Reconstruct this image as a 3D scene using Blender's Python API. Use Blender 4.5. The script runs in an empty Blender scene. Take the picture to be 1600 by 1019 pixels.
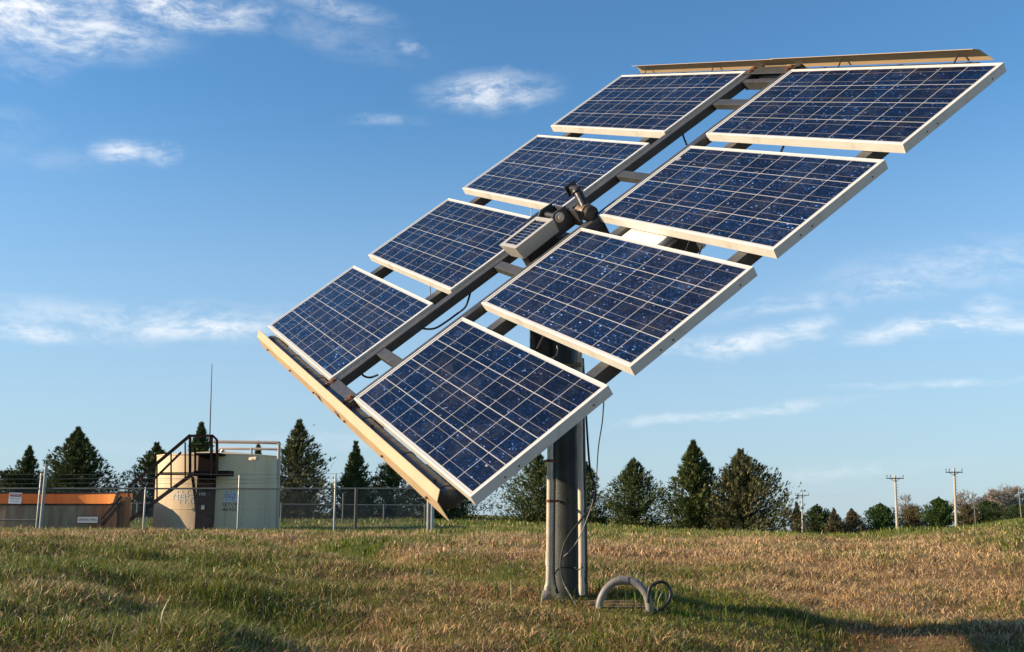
import bpy, bmesh, math, random
import numpy as np
from mathutils import Matrix, Vector

# ------------------------------------------------------------------ camera, sky, sun, exposure
SC = bpy.context.scene
F = 1552.2                       # focal length in pixels of a 1600 px wide frame
HORIZ = 790.0
PITCH = math.atan((HORIZ - 509.5) / F)
CAM_Z = 0.475
cam_data = bpy.data.cameras.new('camera')
cam = bpy.data.objects.new('camera', cam_data)
SC.collection.objects.link(cam)
cam.location = (0, 0, CAM_Z)
cam.rotation_euler = (math.pi / 2 + PITCH, 0, 0)
cam_data.sensor_width = 36.0
cam_data.lens = 36.0 * F / 1600.0
cam_data.clip_start = 0.05
cam_data.clip_end = 9000.0
SC.camera = cam

SUN_AZ = math.radians(6)         # degrees towards the viewer from straight left
SUN_EL = math.radians(20)
SUN = Vector((-math.cos(SUN_AZ) * math.cos(SUN_EL), -math.sin(SUN_AZ) * math.cos(SUN_EL), math.sin(SUN_EL)))
sun_data = bpy.data.lights.new('sun', 'SUN')
sun_data.energy = 5.0
sun_data.angle = math.radians(0.5)
sun_data.color = (1.0, 0.79, 0.54)
sun = bpy.data.objects.new('sun', sun_data)
SC.collection.objects.link(sun)
sun.rotation_euler = SUN.to_track_quat('Z', 'Y').to_euler()

SC.view_settings.view_transform = 'Standard'
SC.view_settings.look = 'None'
SC.view_settings.gamma = 1.0
SC.view_settings.exposure = 0.58
SKY_STRENGTH = 0.107
SC.cycles.max_bounces = 6
SC.cycles.transparent_max_bounces = 4


def px_dir(px, py):
    a, b = (px - 800) / F, (py - 509.5) / F
    c, s = math.cos(PITCH), math.sin(PITCH)
    return Vector((a, b * s + c, -b * c + s))


def at(px, py, D):
    d = px_dir(px, py)
    p = d * (D / d.y)
    return Vector((p.x, p.y, p.z + CAM_Z))


class NT:
    """small helper for building node trees"""
    def __init__(self, tree):
        self.t = tree
        self.n = tree.nodes
        self.l = tree.links

    def node(self, typ, **kw):
        n = self.n.new(typ)
        for k, v in kw.items():
            setattr(n, k, v)
        return n

    def put(self, sock, v):
        if isinstance(v, bpy.types.NodeSocket):
            self.l.new(v, sock)
        elif v is not None:
            sock.default_value = v

    def math(self, op, a, b=None, c=None, clamp=False):
        n = self.node('ShaderNodeMath', operation=op, use_clamp=clamp)
        self.put(n.inputs[0], a)
        if b is not None:
            self.put(n.inputs[1], b)
        if c is not None:
            self.put(n.inputs[2], c)
        return n.outputs[0]

    def mix(self, fac, a, b, blend='MIX'):
        n = self.node('ShaderNodeMix', data_type='RGBA', blend_type=blend)
        self.put(n.inputs[0], fac)
        for s, v in ((n.inputs[6], a), (n.inputs[7], b)):
            if isinstance(v, tuple) and len(v) == 3:
                v = v + (1,)
            self.put(s, v)
        return n.outputs[2]

    def noise(self, vec, scale, detail=3.0, rough=0.5, col=False, dims='3D'):
        n = self.node('ShaderNodeTexNoise', noise_dimensions=dims)
        if vec is not None:
            self.l.new(vec, n.inputs['Vector'])
        n.inputs['Scale'].default_value = scale
        n.inputs['Detail'].default_value = detail
        n.inputs['Roughness'].default_value = rough
        return n.outputs['Color' if col else 'Fac']

    def ramp(self, fac, stops, interp='LINEAR'):
        n = self.node('ShaderNodeValToRGB')
        cr = n.color_ramp
        cr.interpolation = interp
        while len(cr.elements) < len(stops):
            cr.elements.new(0.5)
        for e, (p, c) in zip(cr.elements, stops):
            e.position = p
            e.color = c if len(c) == 4 else tuple(c) + (1,)
        self.put(n.inputs[0], fac)
        return n.outputs[0]

    def range(self, v, a, b, c=0.0, d=1.0, smooth=True):
        n = self.node('ShaderNodeMapRange')
        n.interpolation_type = 'SMOOTHSTEP' if smooth else 'LINEAR'
        self.put(n.inputs[0], v)
        n.inputs[1].default_value, n.inputs[2].default_value = a, b
        n.inputs[3].default_value, n.inputs[4].default_value = c, d
        return n.outputs[0]


# ---- sky
world = bpy.data.worlds.new('World')
SC.world = world
world.use_nodes = True
W = NT(world.node_tree)
W.n.clear()
tc = W.node('ShaderNodeTexCoord')
sep = W.node('ShaderNodeSeparateXYZ')
W.l.new(tc.outputs['Generated'], sep.inputs[0])
zc = W.math('MAXIMUM', sep.outputs[2], 0.004)
comb = W.node('ShaderNodeCombineXYZ')
W.l.new(sep.outputs[0], comb.inputs[0]); W.l.new(sep.outputs[1], comb.inputs[1]); W.l.new(zc, comb.inputs[2])
nrm = W.node('ShaderNodeVectorMath', operation='NORMALIZE')
W.l.new(comb.outputs[0], nrm.inputs[0])
sky = W.node('ShaderNodeTexSky', sky_type='NISHITA')
sky.sun_disc = False
sky.sun_elevation = SUN_EL
sky.sun_rotation = math.atan2(SUN.x, SUN.y)
sky.altitude = 300
sky.air_density = 1.2
sky.dust_density = 0.15
sky.ozone_density = 4.0
W.l.new(nrm.outputs[0], sky.inputs['Vector'])
az = W.math('ARCTAN2', sep.outputs[0], sep.outputs[1])
el = W.math('ARCSINE', sep.outputs[2])
ae = W.node('ShaderNodeCombineXYZ')
W.l.new(az, ae.inputs[0]); W.l.new(el, ae.inputs[1])
warp = W.noise(ae.outputs[0], 9.0, 4.0, 0.55, col=True)
wv = W.node('ShaderNodeVectorMath', operation='MULTIPLY_ADD')
W.l.new(warp, wv.inputs[0]); wv.inputs[1].default_value = (0.06, 0.035, 0); W.l.new(ae.outputs[0], wv.inputs[2])
mp = W.node('ShaderNodeMapping')
W.l.new(wv.outputs[0], mp.inputs[0]); mp.inputs['Scale'].default_value = (1.0, 2.6, 1.0)
mp.inputs['Rotation'].default_value = (0, 0, -0.12)
fib = W.noise(mp.outputs[0], 17.0, 7.0, 0.62)
fib2 = W.noise(mp.outputs[0], 60.0, 5.0, 0.65)
# px, py, half width, half height, opacity, tilt (rad, + rises to the right)
CLOUDS = [
    (60, 20, 200, 60, 0.95, 0.0), (230, 4, 210, 36, 0.9, 0.02), (115, 50, 85, 36, 0.8, -0.1), (340, 14, 110, 22, 0.6, 0.1),
    (525, 12, 100, 20, 0.4, -0.1), (643, 71, 40, 12, 0.45, -0.25), (500, 45, 200, 36, 0.15, -0.15),
    (765, 148, 112, 34, 0.8, 0.0), (610, 186, 70, 12, 0.3, 0.05), (188, 240, 46, 25, 0.75, 0.0), (243, 246, 40, 20, 0.7, 0.0),
    (60, 240, 130, 26, 0.12, 0.0),
    (60, 520, 140, 17, 0.7, 0.04), (330, 516, 150, 24, 0.85, -0.02), (210, 500, 330, 36, 0.45, 0.03),
    (1150, 538, 150, 24, 0.75, 0.05), (1235, 522, 70, 20, 0.7, 0.3), (1455, 515, 150, 22, 0.85, 0.05), (1580, 512, 130, 14, 0.6, 0.03),
    (1385, 452, 80, 22, 0.55, 0.15), (1290, 470, 190, 20, 0.4, 0.08), (1500, 415, 240, 50, 0.32, 0.12), (1555, 474, 45, 22, 0.45, 0.0),
    (1130, 648, 210, 11, 0.45, 0.09), (1240, 634, 70, 9, 0.4, 0.1), (1490, 603, 170, 8, 0.42, -0.01), (1330, 730, 160, 16, 0.25, 0.05),
    (480, 690, 420, 20, 0.15, 0.05), (60, 100, 60, 30, 0.25, 0.0), (20, 190, 60, 30, 0.15, 0.0),
]
mask = None
for (cx, cy, hw, hh, op, tilt) in CLOUDS:
    d = px_dir(cx, cy).normalized()
    a0, e0 = math.atan2(d.x, d.y), math.asin(d.z)
    m = W.node('ShaderNodeMapping', vector_type='TEXTURE')
    W.l.new(wv.outputs[0], m.inputs[0])
    m.inputs['Location'].default_value = (a0 + 0.03, e0 + 0.0175, 0)
    m.inputs['Rotation'].default_value = (0, 0, tilt)
    m.inputs['Scale'].default_value = (hw / F * 0.98, hh / F * 0.85, 1)
    ln = W.node('ShaderNodeVectorMath', operation='LENGTH')
    W.l.new(m.outputs[0], ln.inputs[0])
    g = W.math('MULTIPLY', W.range(ln.outputs['Value'], 1.35, 0.0), op)
    mask = g if mask is None else W.math('MAXIMUM', mask, g)
tex = W.math('ADD', W.math('MULTIPLY', fib, 1.0), W.math('MULTIPLY', fib2, 0.42))
dens = W.math('MULTIPLY', mask, W.range(tex, 0.52, 0.92))
dens = W.math('ADD', dens, W.math('MULTIPLY', W.math('MULTIPLY', mask, mask), 0.13))
dens = W.math('MULTIPLY', dens, 0.98, clamp=True)
# camera response of a bright blue spring sky: Nishita tinted towards the azure of the photo
tint = W.mix(1.0, sky.outputs[0], (0.72, 1.03, 1.16), 'MULTIPLY')
haze_f = W.math('MULTIPLY', W.range(el, 0.42, 0.0), 0.72)
tint = W.mix(haze_f, tint, (3.0, 3.8, 4.9))
skycol = W.mix(dens, tint, (6.6, 6.75, 6.9))
bg = W.node('ShaderNodeBackground')
W.l.new(skycol, bg.inputs['Color'])
bg.inputs['Strength'].default_value = SKY_STRENGTH
wo = W.node('ShaderNodeOutputWorld')
W.l.new(bg.outputs[0], wo.inputs['Surface'])

# ------------------------------------------------------------------ helpers: materials, meshes, things
COL = SC.collection
rng = np.random.default_rng(7)
random.seed(7)


def newmat(name):
    m = bpy.data.materials.new(name)
    m.use_nodes = True
    t = NT(m.node_tree)
    t.n.clear()
    out = t.node('ShaderNodeOutputMaterial')
    b = t.node('ShaderNodeBsdfPrincipled')
    t.l.new(b.outputs[0], out.inputs['Surface'])
    return m, t, b, out


def paint(name, col, rough=0.5, metal=0.0, var=0.25, scale=6.0, spec=0.5, bump=0.0, bscale=60.0, dirt=None, dirt_amt=0.4, dscale=3.0):
    m, t, b, out = newmat(name)
    tcn = t.node('ShaderNodeTexCoord')
    o = tcn.outputs['Object']
    n1 = t.noise(o, scale, 5.0, 0.6)
    lo = tuple(c * (1 - var) for c in col)
    hi = tuple(min(1, c * (1 + var)) for c in col)
    c = t.ramp(n1, [(0.25, lo), (0.75, hi)])
    if dirt:
        n2 = t.noise(o, dscale, 6.0, 0.65)
        c = t.mix(t.math('MULTIPLY', t.range(n2, 0.48, 0.72), dirt_amt), c, dirt)
    t.l.new(c, b.inputs['Base Color'])
    rr = t.range(t.noise(o, scale * 3, 4.0), 0.3, 0.7, max(0.05, rough - 0.1), min(1, rough + 0.1))
    t.l.new(rr, b.inputs['Roughness'])
    b.inputs['Metallic'].default_value = metal
    b.inputs['Specular IOR Level'].default_value = spec
    if bump:
        bn = t.node('ShaderNodeBump')
        bn.inputs['Strength'].default_value = bump
        bn.inputs['Distance'].default_value = 0.01
        t.l.new(t.noise(o, bscale, 4.0), bn.inputs['Height'])
        t.l.new(bn.outputs[0], b.inputs['Normal'])
    return m


def leafmat(name, trans=0.3, rough=0.7, spec=0.2):
    """foliage: colour per blade / spray from the mesh's own colour attribute"""
    m, t, b, out = newmat(name)
    at_ = t.node('ShaderNodeAttribute', attribute_name='Col')
    t.l.new(at_.outputs['Color'], b.inputs['Base Color'])
    b.inputs['Roughness'].default_value = rough
    b.inputs['Specular IOR Level'].default_value = spec
    tr = t.node('ShaderNodeBsdfTranslucent')
    t.l.new(at_.outputs['Color'], tr.inputs['Color'])
    mx = t.node('ShaderNodeMixShader')
    mx.inputs[0].default_value = trans
    t.l.new(b.outputs[0], mx.inputs[1]); t.l.new(tr.outputs[0], mx.inputs[2])
    t.l.new(mx.outputs[0], out.inputs['Surface'])
    return m


def tag(o, label=None, cat=None, group=None, kind=None):
    if label: o['label'] = label
    if cat: o['category'] = cat
    if group: o['group'] = group
    if kind: o['kind'] = kind
    return o


def empty(name, loc, label, cat, group=None):
    o = bpy.data.objects.new(name, None)
    o.empty_display_size = 0.2
    COL.objects.link(o)
    o.location = loc
    return tag(o, label, cat, group)


def link_mesh(name, me, mat, parent=None, M=None):
    """link a mesh whose vertices are in the frame M (world frame when None); keeps it where it is under parent"""
    for m in (mat if isinstance(mat, (list, tuple)) else [mat]):
        me.materials.append(m)
    o = bpy.data.objects.new(name, me)
    COL.objects.link(o)
    M = M or Matrix()
    if parent is not None:
        o.parent = parent
        pm = parent['_wm'] if False else WM.get(parent.name, Matrix.Translation(parent.location))
        o.matrix_basis = pm.inverted() @ M
    else:
        o.matrix_basis = M
    WM[o.name] = M.copy()
    return o


WM = {}


class MB:
    """mesh builder collecting several shapes into one mesh"""
    def __init__(self):
        self.v = []
        self.f = []
        self.mi = []
        self.smooth = []

    def add(self, vs, fs, mi=0, smooth=False):
        k = len(self.v)
        self.v.extend([tuple(p) for p in vs])
        for f in fs:
            self.f.append(tuple(i + k for i in f))
            self.mi.append(mi)
            self.smooth.append(smooth)
        return self

    def box(self, a, b, mi=0, bev=0.0):
        x0, y0, z0 = a
        x1, y1, z1 = b
        if bev <= 0:
            vs = [(x0, y0, z0), (x1, y0, z0), (x1, y1, z0), (x0, y1, z0), (x0, y0, z1), (x1, y0, z1), (x1, y1, z1), (x0, y1, z1)]
            return self.add(vs, [(3, 2, 1, 0), (4, 5, 6, 7), (0, 1, 5, 4), (1, 2, 6, 5), (2, 3, 7, 6), (3, 0, 4, 7)], mi)
        bm = bmesh.new()
        bmesh.ops.create_cube(bm, size=1.0)
        for v in bm.verts:
            v.co = Vector(((x0 + x1) / 2 + v.co.x * (x1 - x0), (y0 + y1) / 2 + v.co.y * (y1 - y0), (z0 + z1) / 2 + v.co.z * (z1 - z0)))
        bmesh.ops.bevel(bm, geom=bm.edges[:], offset=bev, segments=2, affect='EDGES', profile=0.5)
        bm.verts.index_update()
        self.add([v.co for v in bm.verts], [[v.index for v in f.verts] for f in bm.faces], mi)
        bm.free()
        return self

    def bar(self, p, q, w, h=None, up=(0, 0, 1), mi=0):
        """rectangular bar from p to q"""
        p, q = Vector(p), Vector(q)
        h = h or w
        d = (q - p).normalized()
        up = Vector(up)
        s = d.cross(up)
        if s.length < 1e-4:
            s = d.cross(Vector((1, 0, 0)))
        s.normalize()
        t = s.cross(d)
        vs = []
        for e in (p, q):
            for a, b in ((-1, -1), (1, -1), (1, 1), (-1, 1)):
                vs.append(e + s * (a * w / 2) + t * (b * h / 2))
        return self.add(vs, [(3, 2, 1, 0), (4, 5, 6, 7), (0, 1, 5, 4), (1, 2, 6, 5), (2, 3, 7, 6), (3, 0, 4, 7)], mi)

    def tube(self, pts, r, n=10, mi=0, cap=True, smooth=True):
        pts = [Vector(p) for p in pts]
        rs = list(r) if hasattr(r, '__len__') else [r] * len(pts)
        k = len(self.v)
        ref = None
        for i, p in enumerate(pts):
            d = (pts[min(i + 1, len(pts) - 1)] - pts[max(i - 1, 0)]).normalized()
            if ref is None:
                ref = d.cross(Vector((0, 0, 1)) if abs(d.z) < 0.9 else Vector((1, 0, 0))).normalized()
            ref = (ref - d * ref.dot(d)).normalized()
            s = d.cross(ref)
            for j in range(n):
                a = 2 * math.pi * j / n
                self.v.append(tuple(p + (ref * math.cos(a) + s * math.sin(a)) * rs[i]))
        for i in range(len(pts) - 1):
            for j in range(n):
                a, b = k + i * n + j, k + i * n + (j + 1) % n
                self.f.append((a, b, b + n, a + n)); self.mi.append(mi); self.smooth.append(smooth)
        if cap:
            self.f.append(tuple(k + j for j in reversed(range(n)))); self.mi.append(mi); self.smooth.append(False)
            e = k + (len(pts) - 1) * n
            self.f.append(tuple(e + j for j in range(n))); self.mi.append(mi); self.smooth.append(False)
        return self

    def cyl(self, p, q, r, n=20, mi=0, r2=None):
        return self.tube([p, q], [r, r if r2 is None else r2], n, mi)

    def build(self, name, mat, parent=None, M=None):
        me = bpy.data.meshes.new(name)
        me.from_pydata(self.v, [], self.f)
        me.polygons.foreach_set('material_index', self.mi)
        me.polygons.foreach_set('use_smooth', self.smooth)
        me.update()
        if any(self.smooth):
            me.set_sharp_from_angle(angle=math.radians(38))
        return link_mesh(name, me, mat, parent, M)


def spline(pts, n=8):
    """Catmull-Rom through the points"""
    P = [Vector(p) for p in pts]
    P = [P[0] * 2 - P[1]] + P + [P[-1] * 2 - P[-2]]
    out = []
    for i in range(1, len(P) - 2):
        for k in range(n):
            t = k / n
            a, b, c, d = P[i - 1], P[i], P[i + 1], P[i + 2]
            out.append(0.5 * ((2 * b) + (c - a) * t + (2 * a - 5 * b + 4 * c - d) * t * t + (3 * b - a - 3 * c + d) * t ** 3))
    out.append(P[-2])
    return out


def np_mesh(name, V, loops, sizes, cols=None):
    """fast mesh from arrays: V (n,3), loops flat vertex indices, sizes per face"""
    me = bpy.data.meshes.new(name)
    me.vertices.add(len(V))
    me.vertices.foreach_set('co', np.ascontiguousarray(V, dtype=np.float32).ravel())
    me.loops.add(len(loops))
    me.loops.foreach_set('vertex_index', np.ascontiguousarray(loops, dtype=np.int32))
    me.polygons.add(len(sizes))
    st = np.concatenate([[0], np.cumsum(sizes)[:-1]]).astype(np.int32)
    me.polygons.foreach_set('loop_start', st)
    me.update(calc_edges=True)
    if cols is not None:
        ca = me.color_attributes.new('Col', 'FLOAT_COLOR', 'POINT')
        c4 = np.ones((len(V), 4), np.float32)
        c4[:, :3] = cols
        ca.data.foreach_set('color', c4.ravel())
    return me


def vnoise(x, y, seed=0):
    """smooth 2-D value noise in 0..1"""
    xi, yi = np.floor(x), np.floor(y)
    fx, fy = x - xi, y - yi
    fx, fy = fx * fx * (3 - 2 * fx), fy * fy * (3 - 2 * fy)

    def h(a, b):
        s = np.sin(a * 127.1 + b * 311.7 + seed * 74.7) * 43758.5453
        return s - np.floor(s)
    return (h(xi, yi) * (1 - fx) + h(xi + 1, yi) * fx) * (1 - fy) + (h(xi, yi + 1) * (1 - fx) + h(xi + 1, yi + 1) * fx) * fy


def fbm(x, y, seed=0, octs=4):
    s, a, tot = 0, 1.0, 0
    for o in range(octs):
        s = s + a * vnoise(x * 2 ** o, y * 2 ** o, seed + o * 13)
        tot += a
        a *= 0.5
    return s / tot


# ------------------------------------------------------------------ terrain
_cols = (np.array([-600, 0, 300, 600, 900, 1130, 1300, 1450, 1600, 2200.]) - 800) / F
_D = np.array([4, 7, 10, 14, 20, 28, 38, 45, 60, 75, 110, 150, 400, 4000.])


def _py(D, ys):
    return [CAM_Z - (y - HORIZ) * D / F for y in ys]


_H = np.array([
    [.16, .07, .01, -.07, -.13, -.22, -.33, -.37, -.38, -.38],
    [.22, .13, .07, .01, -.03, -.17, -.28, -.29, -.25, -.2],
    [.16, .11, .07, .01, -.01, -.08, -.13, -.11, -.05, 0],
    [.10, .10, .07, .0, -.03, -.06, -.06, 0, .1, .2],
    [-.05, -.05, -.08, -.12, -.13, -.15, -.15, -.03, .1, .2],
    [-.3, -.3, -.35, -.35, -.28, -.35, -.4, -.25, 0, .2],
    [-.5, -.5, -.5, -.5, -.4, -.6, -.7, -.5, -.1, 0],
    [-.6, -.6, -.65, -.55, -.48, -.75, -.9, -.7, -.2, 0],
    _py(60, [813, 813, 813, 813, 818, 830, 838, 833, 817, 806]),
    _py(75, [805, 805, 805, 805, 812, 829, 838, 831, 813, 805]),
    _py(110, [804, 804, 804, 804, 809, 827, 837, 828, 810, 803]),
    _py(150, [804, 804, 804, 804, 809, 827, 837, 828, 810, 803]),
    _py(400, [805, 805, 805, 805, 810, 828, 838, 829, 811, 804]),
    _py(4000, [805, 805, 805, 805, 810, 828, 838, 829, 811, 804]),
])


def ground_h(x, y, bumps=True):
    x = np.asarray(x, float); y = np.asarray(y, float)
    D = np.clip(y, 4.0, 3999.0)
    s = np.clip(x / D, _cols[0], _cols[-1] - 1e-6)
    j = np.clip(np.searchsorted(_cols, s, side='right') - 1, 0, len(_cols) - 2)
    u = (s - _cols[j]) / (_cols[j + 1] - _cols[j]); u = u * u * (3 - 2 * u)
    i = np.clip(np.searchsorted(_D, D, side='right') - 1, 0, len(_D) - 2)
    w = (D - _D[i]) / (_D[i + 1] - _D[i])
    w = np.where(D < 100, w * w * (3 - 2 * w) * 0.5 + w * 0.5, w)
    h = (_H[i, j] * (1 - u) + _H[i, j + 1] * u) * (1 - w) + (_H[i + 1, j] * (1 - u) + _H[i + 1, j + 1] * u) * w
    if bumps:
        near = 1 / (1 + (D / 30.0) ** 2)
        h = h + near * ((fbm(x * 0.9, y * 0.9, 3, 4) - 0.5) * 0.21 + (fbm(x * 3.2, y * 3.2, 9, 3) - 0.5) * 0.06)
        h = h + (fbm(x * 0.08, y * 0.08, 5, 3) - 0.5) * 0.25 * np.clip((D - 16) / 40, 0, 1) * np.clip(1.5 - D / 200, 0.2, 1)
        # shallow ditch running from the left middle distance to the pole
        ax, ay, bx, by = -3.1, 13.2, 0.25, 7.2
        t = np.clip(((x - ax) * (bx - ax) + (y - ay) * (by - ay)) / ((bx - ax) ** 2 + (by - ay) ** 2), -0.1, 1)
        dx, dy = x - (ax + t * (bx - ax)), y - (ay + t * (by - ay))
        h = h - 0.36 * np.exp(-(dx * dx + dy * dy) / 0.48 ** 2)
        h = h + (fbm(x * 0.8 + 7, y * 1.7, 15, 3) - 0.5) * 0.24 * np.clip((9.5 - y) / 3, 0, 1) * np.clip((1.2 - x) / 1.0, 0.25, 1)
        # level patch round the pole
        r2 = (x - 0.45) ** 2 + (y - 5.8) ** 2
        wp = np.exp(-r2 / 0.75 ** 2)
        h = h * (1 - wp) + (-0.05 - 0.075 * (5.8 - y)) * wp
    return h


def gz(x, y):
    return float(ground_h(np.array([x]), np.array([y]))[0])


def zone(x, y):
    """how the turf looks at a place: green share and red-brown share"""
    D = np.maximum(y, 1)
    g = 0.30 + 1.6 * (fbm(x * 0.8, y * 0.55, 21, 4) - 0.5) + 0.5 * (fbm(x * 3, y * 3, 25, 2) - 0.5)
    pyx = x / D * F + 800
    ax, ay, bx, by = -3.1, 13.2, 0.25, 7.2
    t = np.clip(((x - ax) * (bx - ax) + (y - ay) * (by - ay)) / ((bx - ax) ** 2 + (by - ay) ** 2), -0.05, 1.02)
    dd = (x - (ax + t * (bx - ax))) ** 2 + (y - (ay + t * (by - ay))) ** 2
    g = g + 0.55 * np.exp(-dd / 0.7 ** 2) + 0.35 * np.exp(-((x - 0.7) ** 2 + (y - 5.6) ** 2) / 1.0)
    g = g - 0.40 * np.exp(-((y - 11.5) / 3.5) ** 2) * (x > -1.5) * np.clip(1 - (pyx - 1400) / 300, 0, 1)
    g = g + 0.55 * np.clip((D - 19) / 8, 0, 1) + 0.13 * np.clip((-0.6 - x) / 1.2, 0, 1) * np.clip((11 - D) / 4, 0, 1)
    g = g + 0.55 * np.clip((pyx - 1180) / 200, 0, 1) * np.clip((D - 11) / 6, 0, 1)
    g = g + 0.25 * np.exp(-((x - 1.2) ** 2 / 1.2 + (y - 3.6) ** 2 / 0.5))
    r = 0.06 + 0.75 * np.exp(-(((x - 2.1) / 1.3) ** 2 + ((y - 5.6) / 0.8) ** 2)) + 0.9 * np.clip(fbm(x * 1.1, y * 1.1, 33, 3) - 0.62, 0, 1)
    r = r + 0.22 * (y < 4.3)
    g = g - 0.30 * np.exp(-(((x - 1.9) / 1.0) ** 2 + ((y - 5.6) / 0.5) ** 2))
    return np.clip(g, 0.03, 0.97), np.clip(r, 0, 0.85)


def make_axis(lim, d0, growth):
    v = [0.0]
    d = d0
    while v[-1] < lim:
        v.append(v[-1] + d)
        d *= growth
    return np.array(v)


xp = make_axis(4200, 0.07, 1.02)
gx = np.concatenate([-xp[:0:-1], xp])
yp = make_axis(4000, 0.07, 1.02)
gy = np.concatenate([-make_axis(300, 0.4, 1.35)[:0:-1], yp])
X, Y = np.meshgrid(gx, gy)
Z = ground_h(X, Y)
nx, ny = len(gx), len(gy)
V = np.stack([X, Y, Z], -1).reshape(-1, 3)
idx = np.arange(nx * ny).reshape(ny, nx)
q = np.stack([idx[:-1, :-1], idx[:-1, 1:], idx[1:, 1:], idx[1:, :-1]], -1).reshape(-1)
g_, r_ = zone(X.ravel(), Y.ravel())
fine = fbm(X.ravel() * 7, Y.ravel() * 7, 41, 3)
soil = np.array([0.045, 0.028, 0.016]); green = np.array([0.11, 0.155, 0.024]); straw = np.array([0.48, 0.32, 0.15]); red = np.array([0.16, 0.07, 0.03])
far = np.clip((Y.ravel() - 10) / 12, 0, 1)[:, None]
c_near = soil * 0.5 + 0.5 * (green * g_[:, None] + straw * (1 - g_[:, None]))
c_far = green * g_[:, None] + straw * 0.8 * (1 - g_[:, None])
c = c_near * (1 - far) + c_far * far
c = c * (0.75 + 0.5 * fine[:, None])
# bare brown bank under the cedars behind the compound
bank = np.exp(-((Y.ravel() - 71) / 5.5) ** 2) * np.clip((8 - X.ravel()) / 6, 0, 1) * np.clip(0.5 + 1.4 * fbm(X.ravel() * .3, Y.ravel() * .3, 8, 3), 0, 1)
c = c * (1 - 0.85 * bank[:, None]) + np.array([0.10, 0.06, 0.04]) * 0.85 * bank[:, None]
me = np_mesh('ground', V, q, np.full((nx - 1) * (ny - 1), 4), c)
me.polygons.foreach_set('use_smooth', np.ones(len(me.polygons), bool))
m_ground, t, b, out = newmat('ground_soil')
a_ = t.node('ShaderNodeAttribute', attribute_name='Col')
tcn = t.node('ShaderNodeTexCoord')
nz = t.noise(tcn.outputs['Object'], 14.0, 8.0, 0.7)
t.l.new(t.mix(1.0, a_.outputs['Color'], t.ramp(nz, [(0.3, (0.55, 0.55, 0.55)), (0.7, (1.4, 1.4, 1.4))]), 'MULTIPLY'), b.inputs['Base Color'])
b.inputs['Roughness'].default_value = 0.95
b.inputs['Specular IOR Level'].default_value = 0.1
bn = t.node('ShaderNodeBump'); bn.inputs['Strength'].default_value = 0.9; bn.inputs['Distance'].default_value = 0.04
t.l.new(nz, bn.inputs['Height']); t.l.new(bn.outputs[0], b.inputs['Normal'])
tag(link_mesh('ground', me, m_ground), kind='structure')


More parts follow.
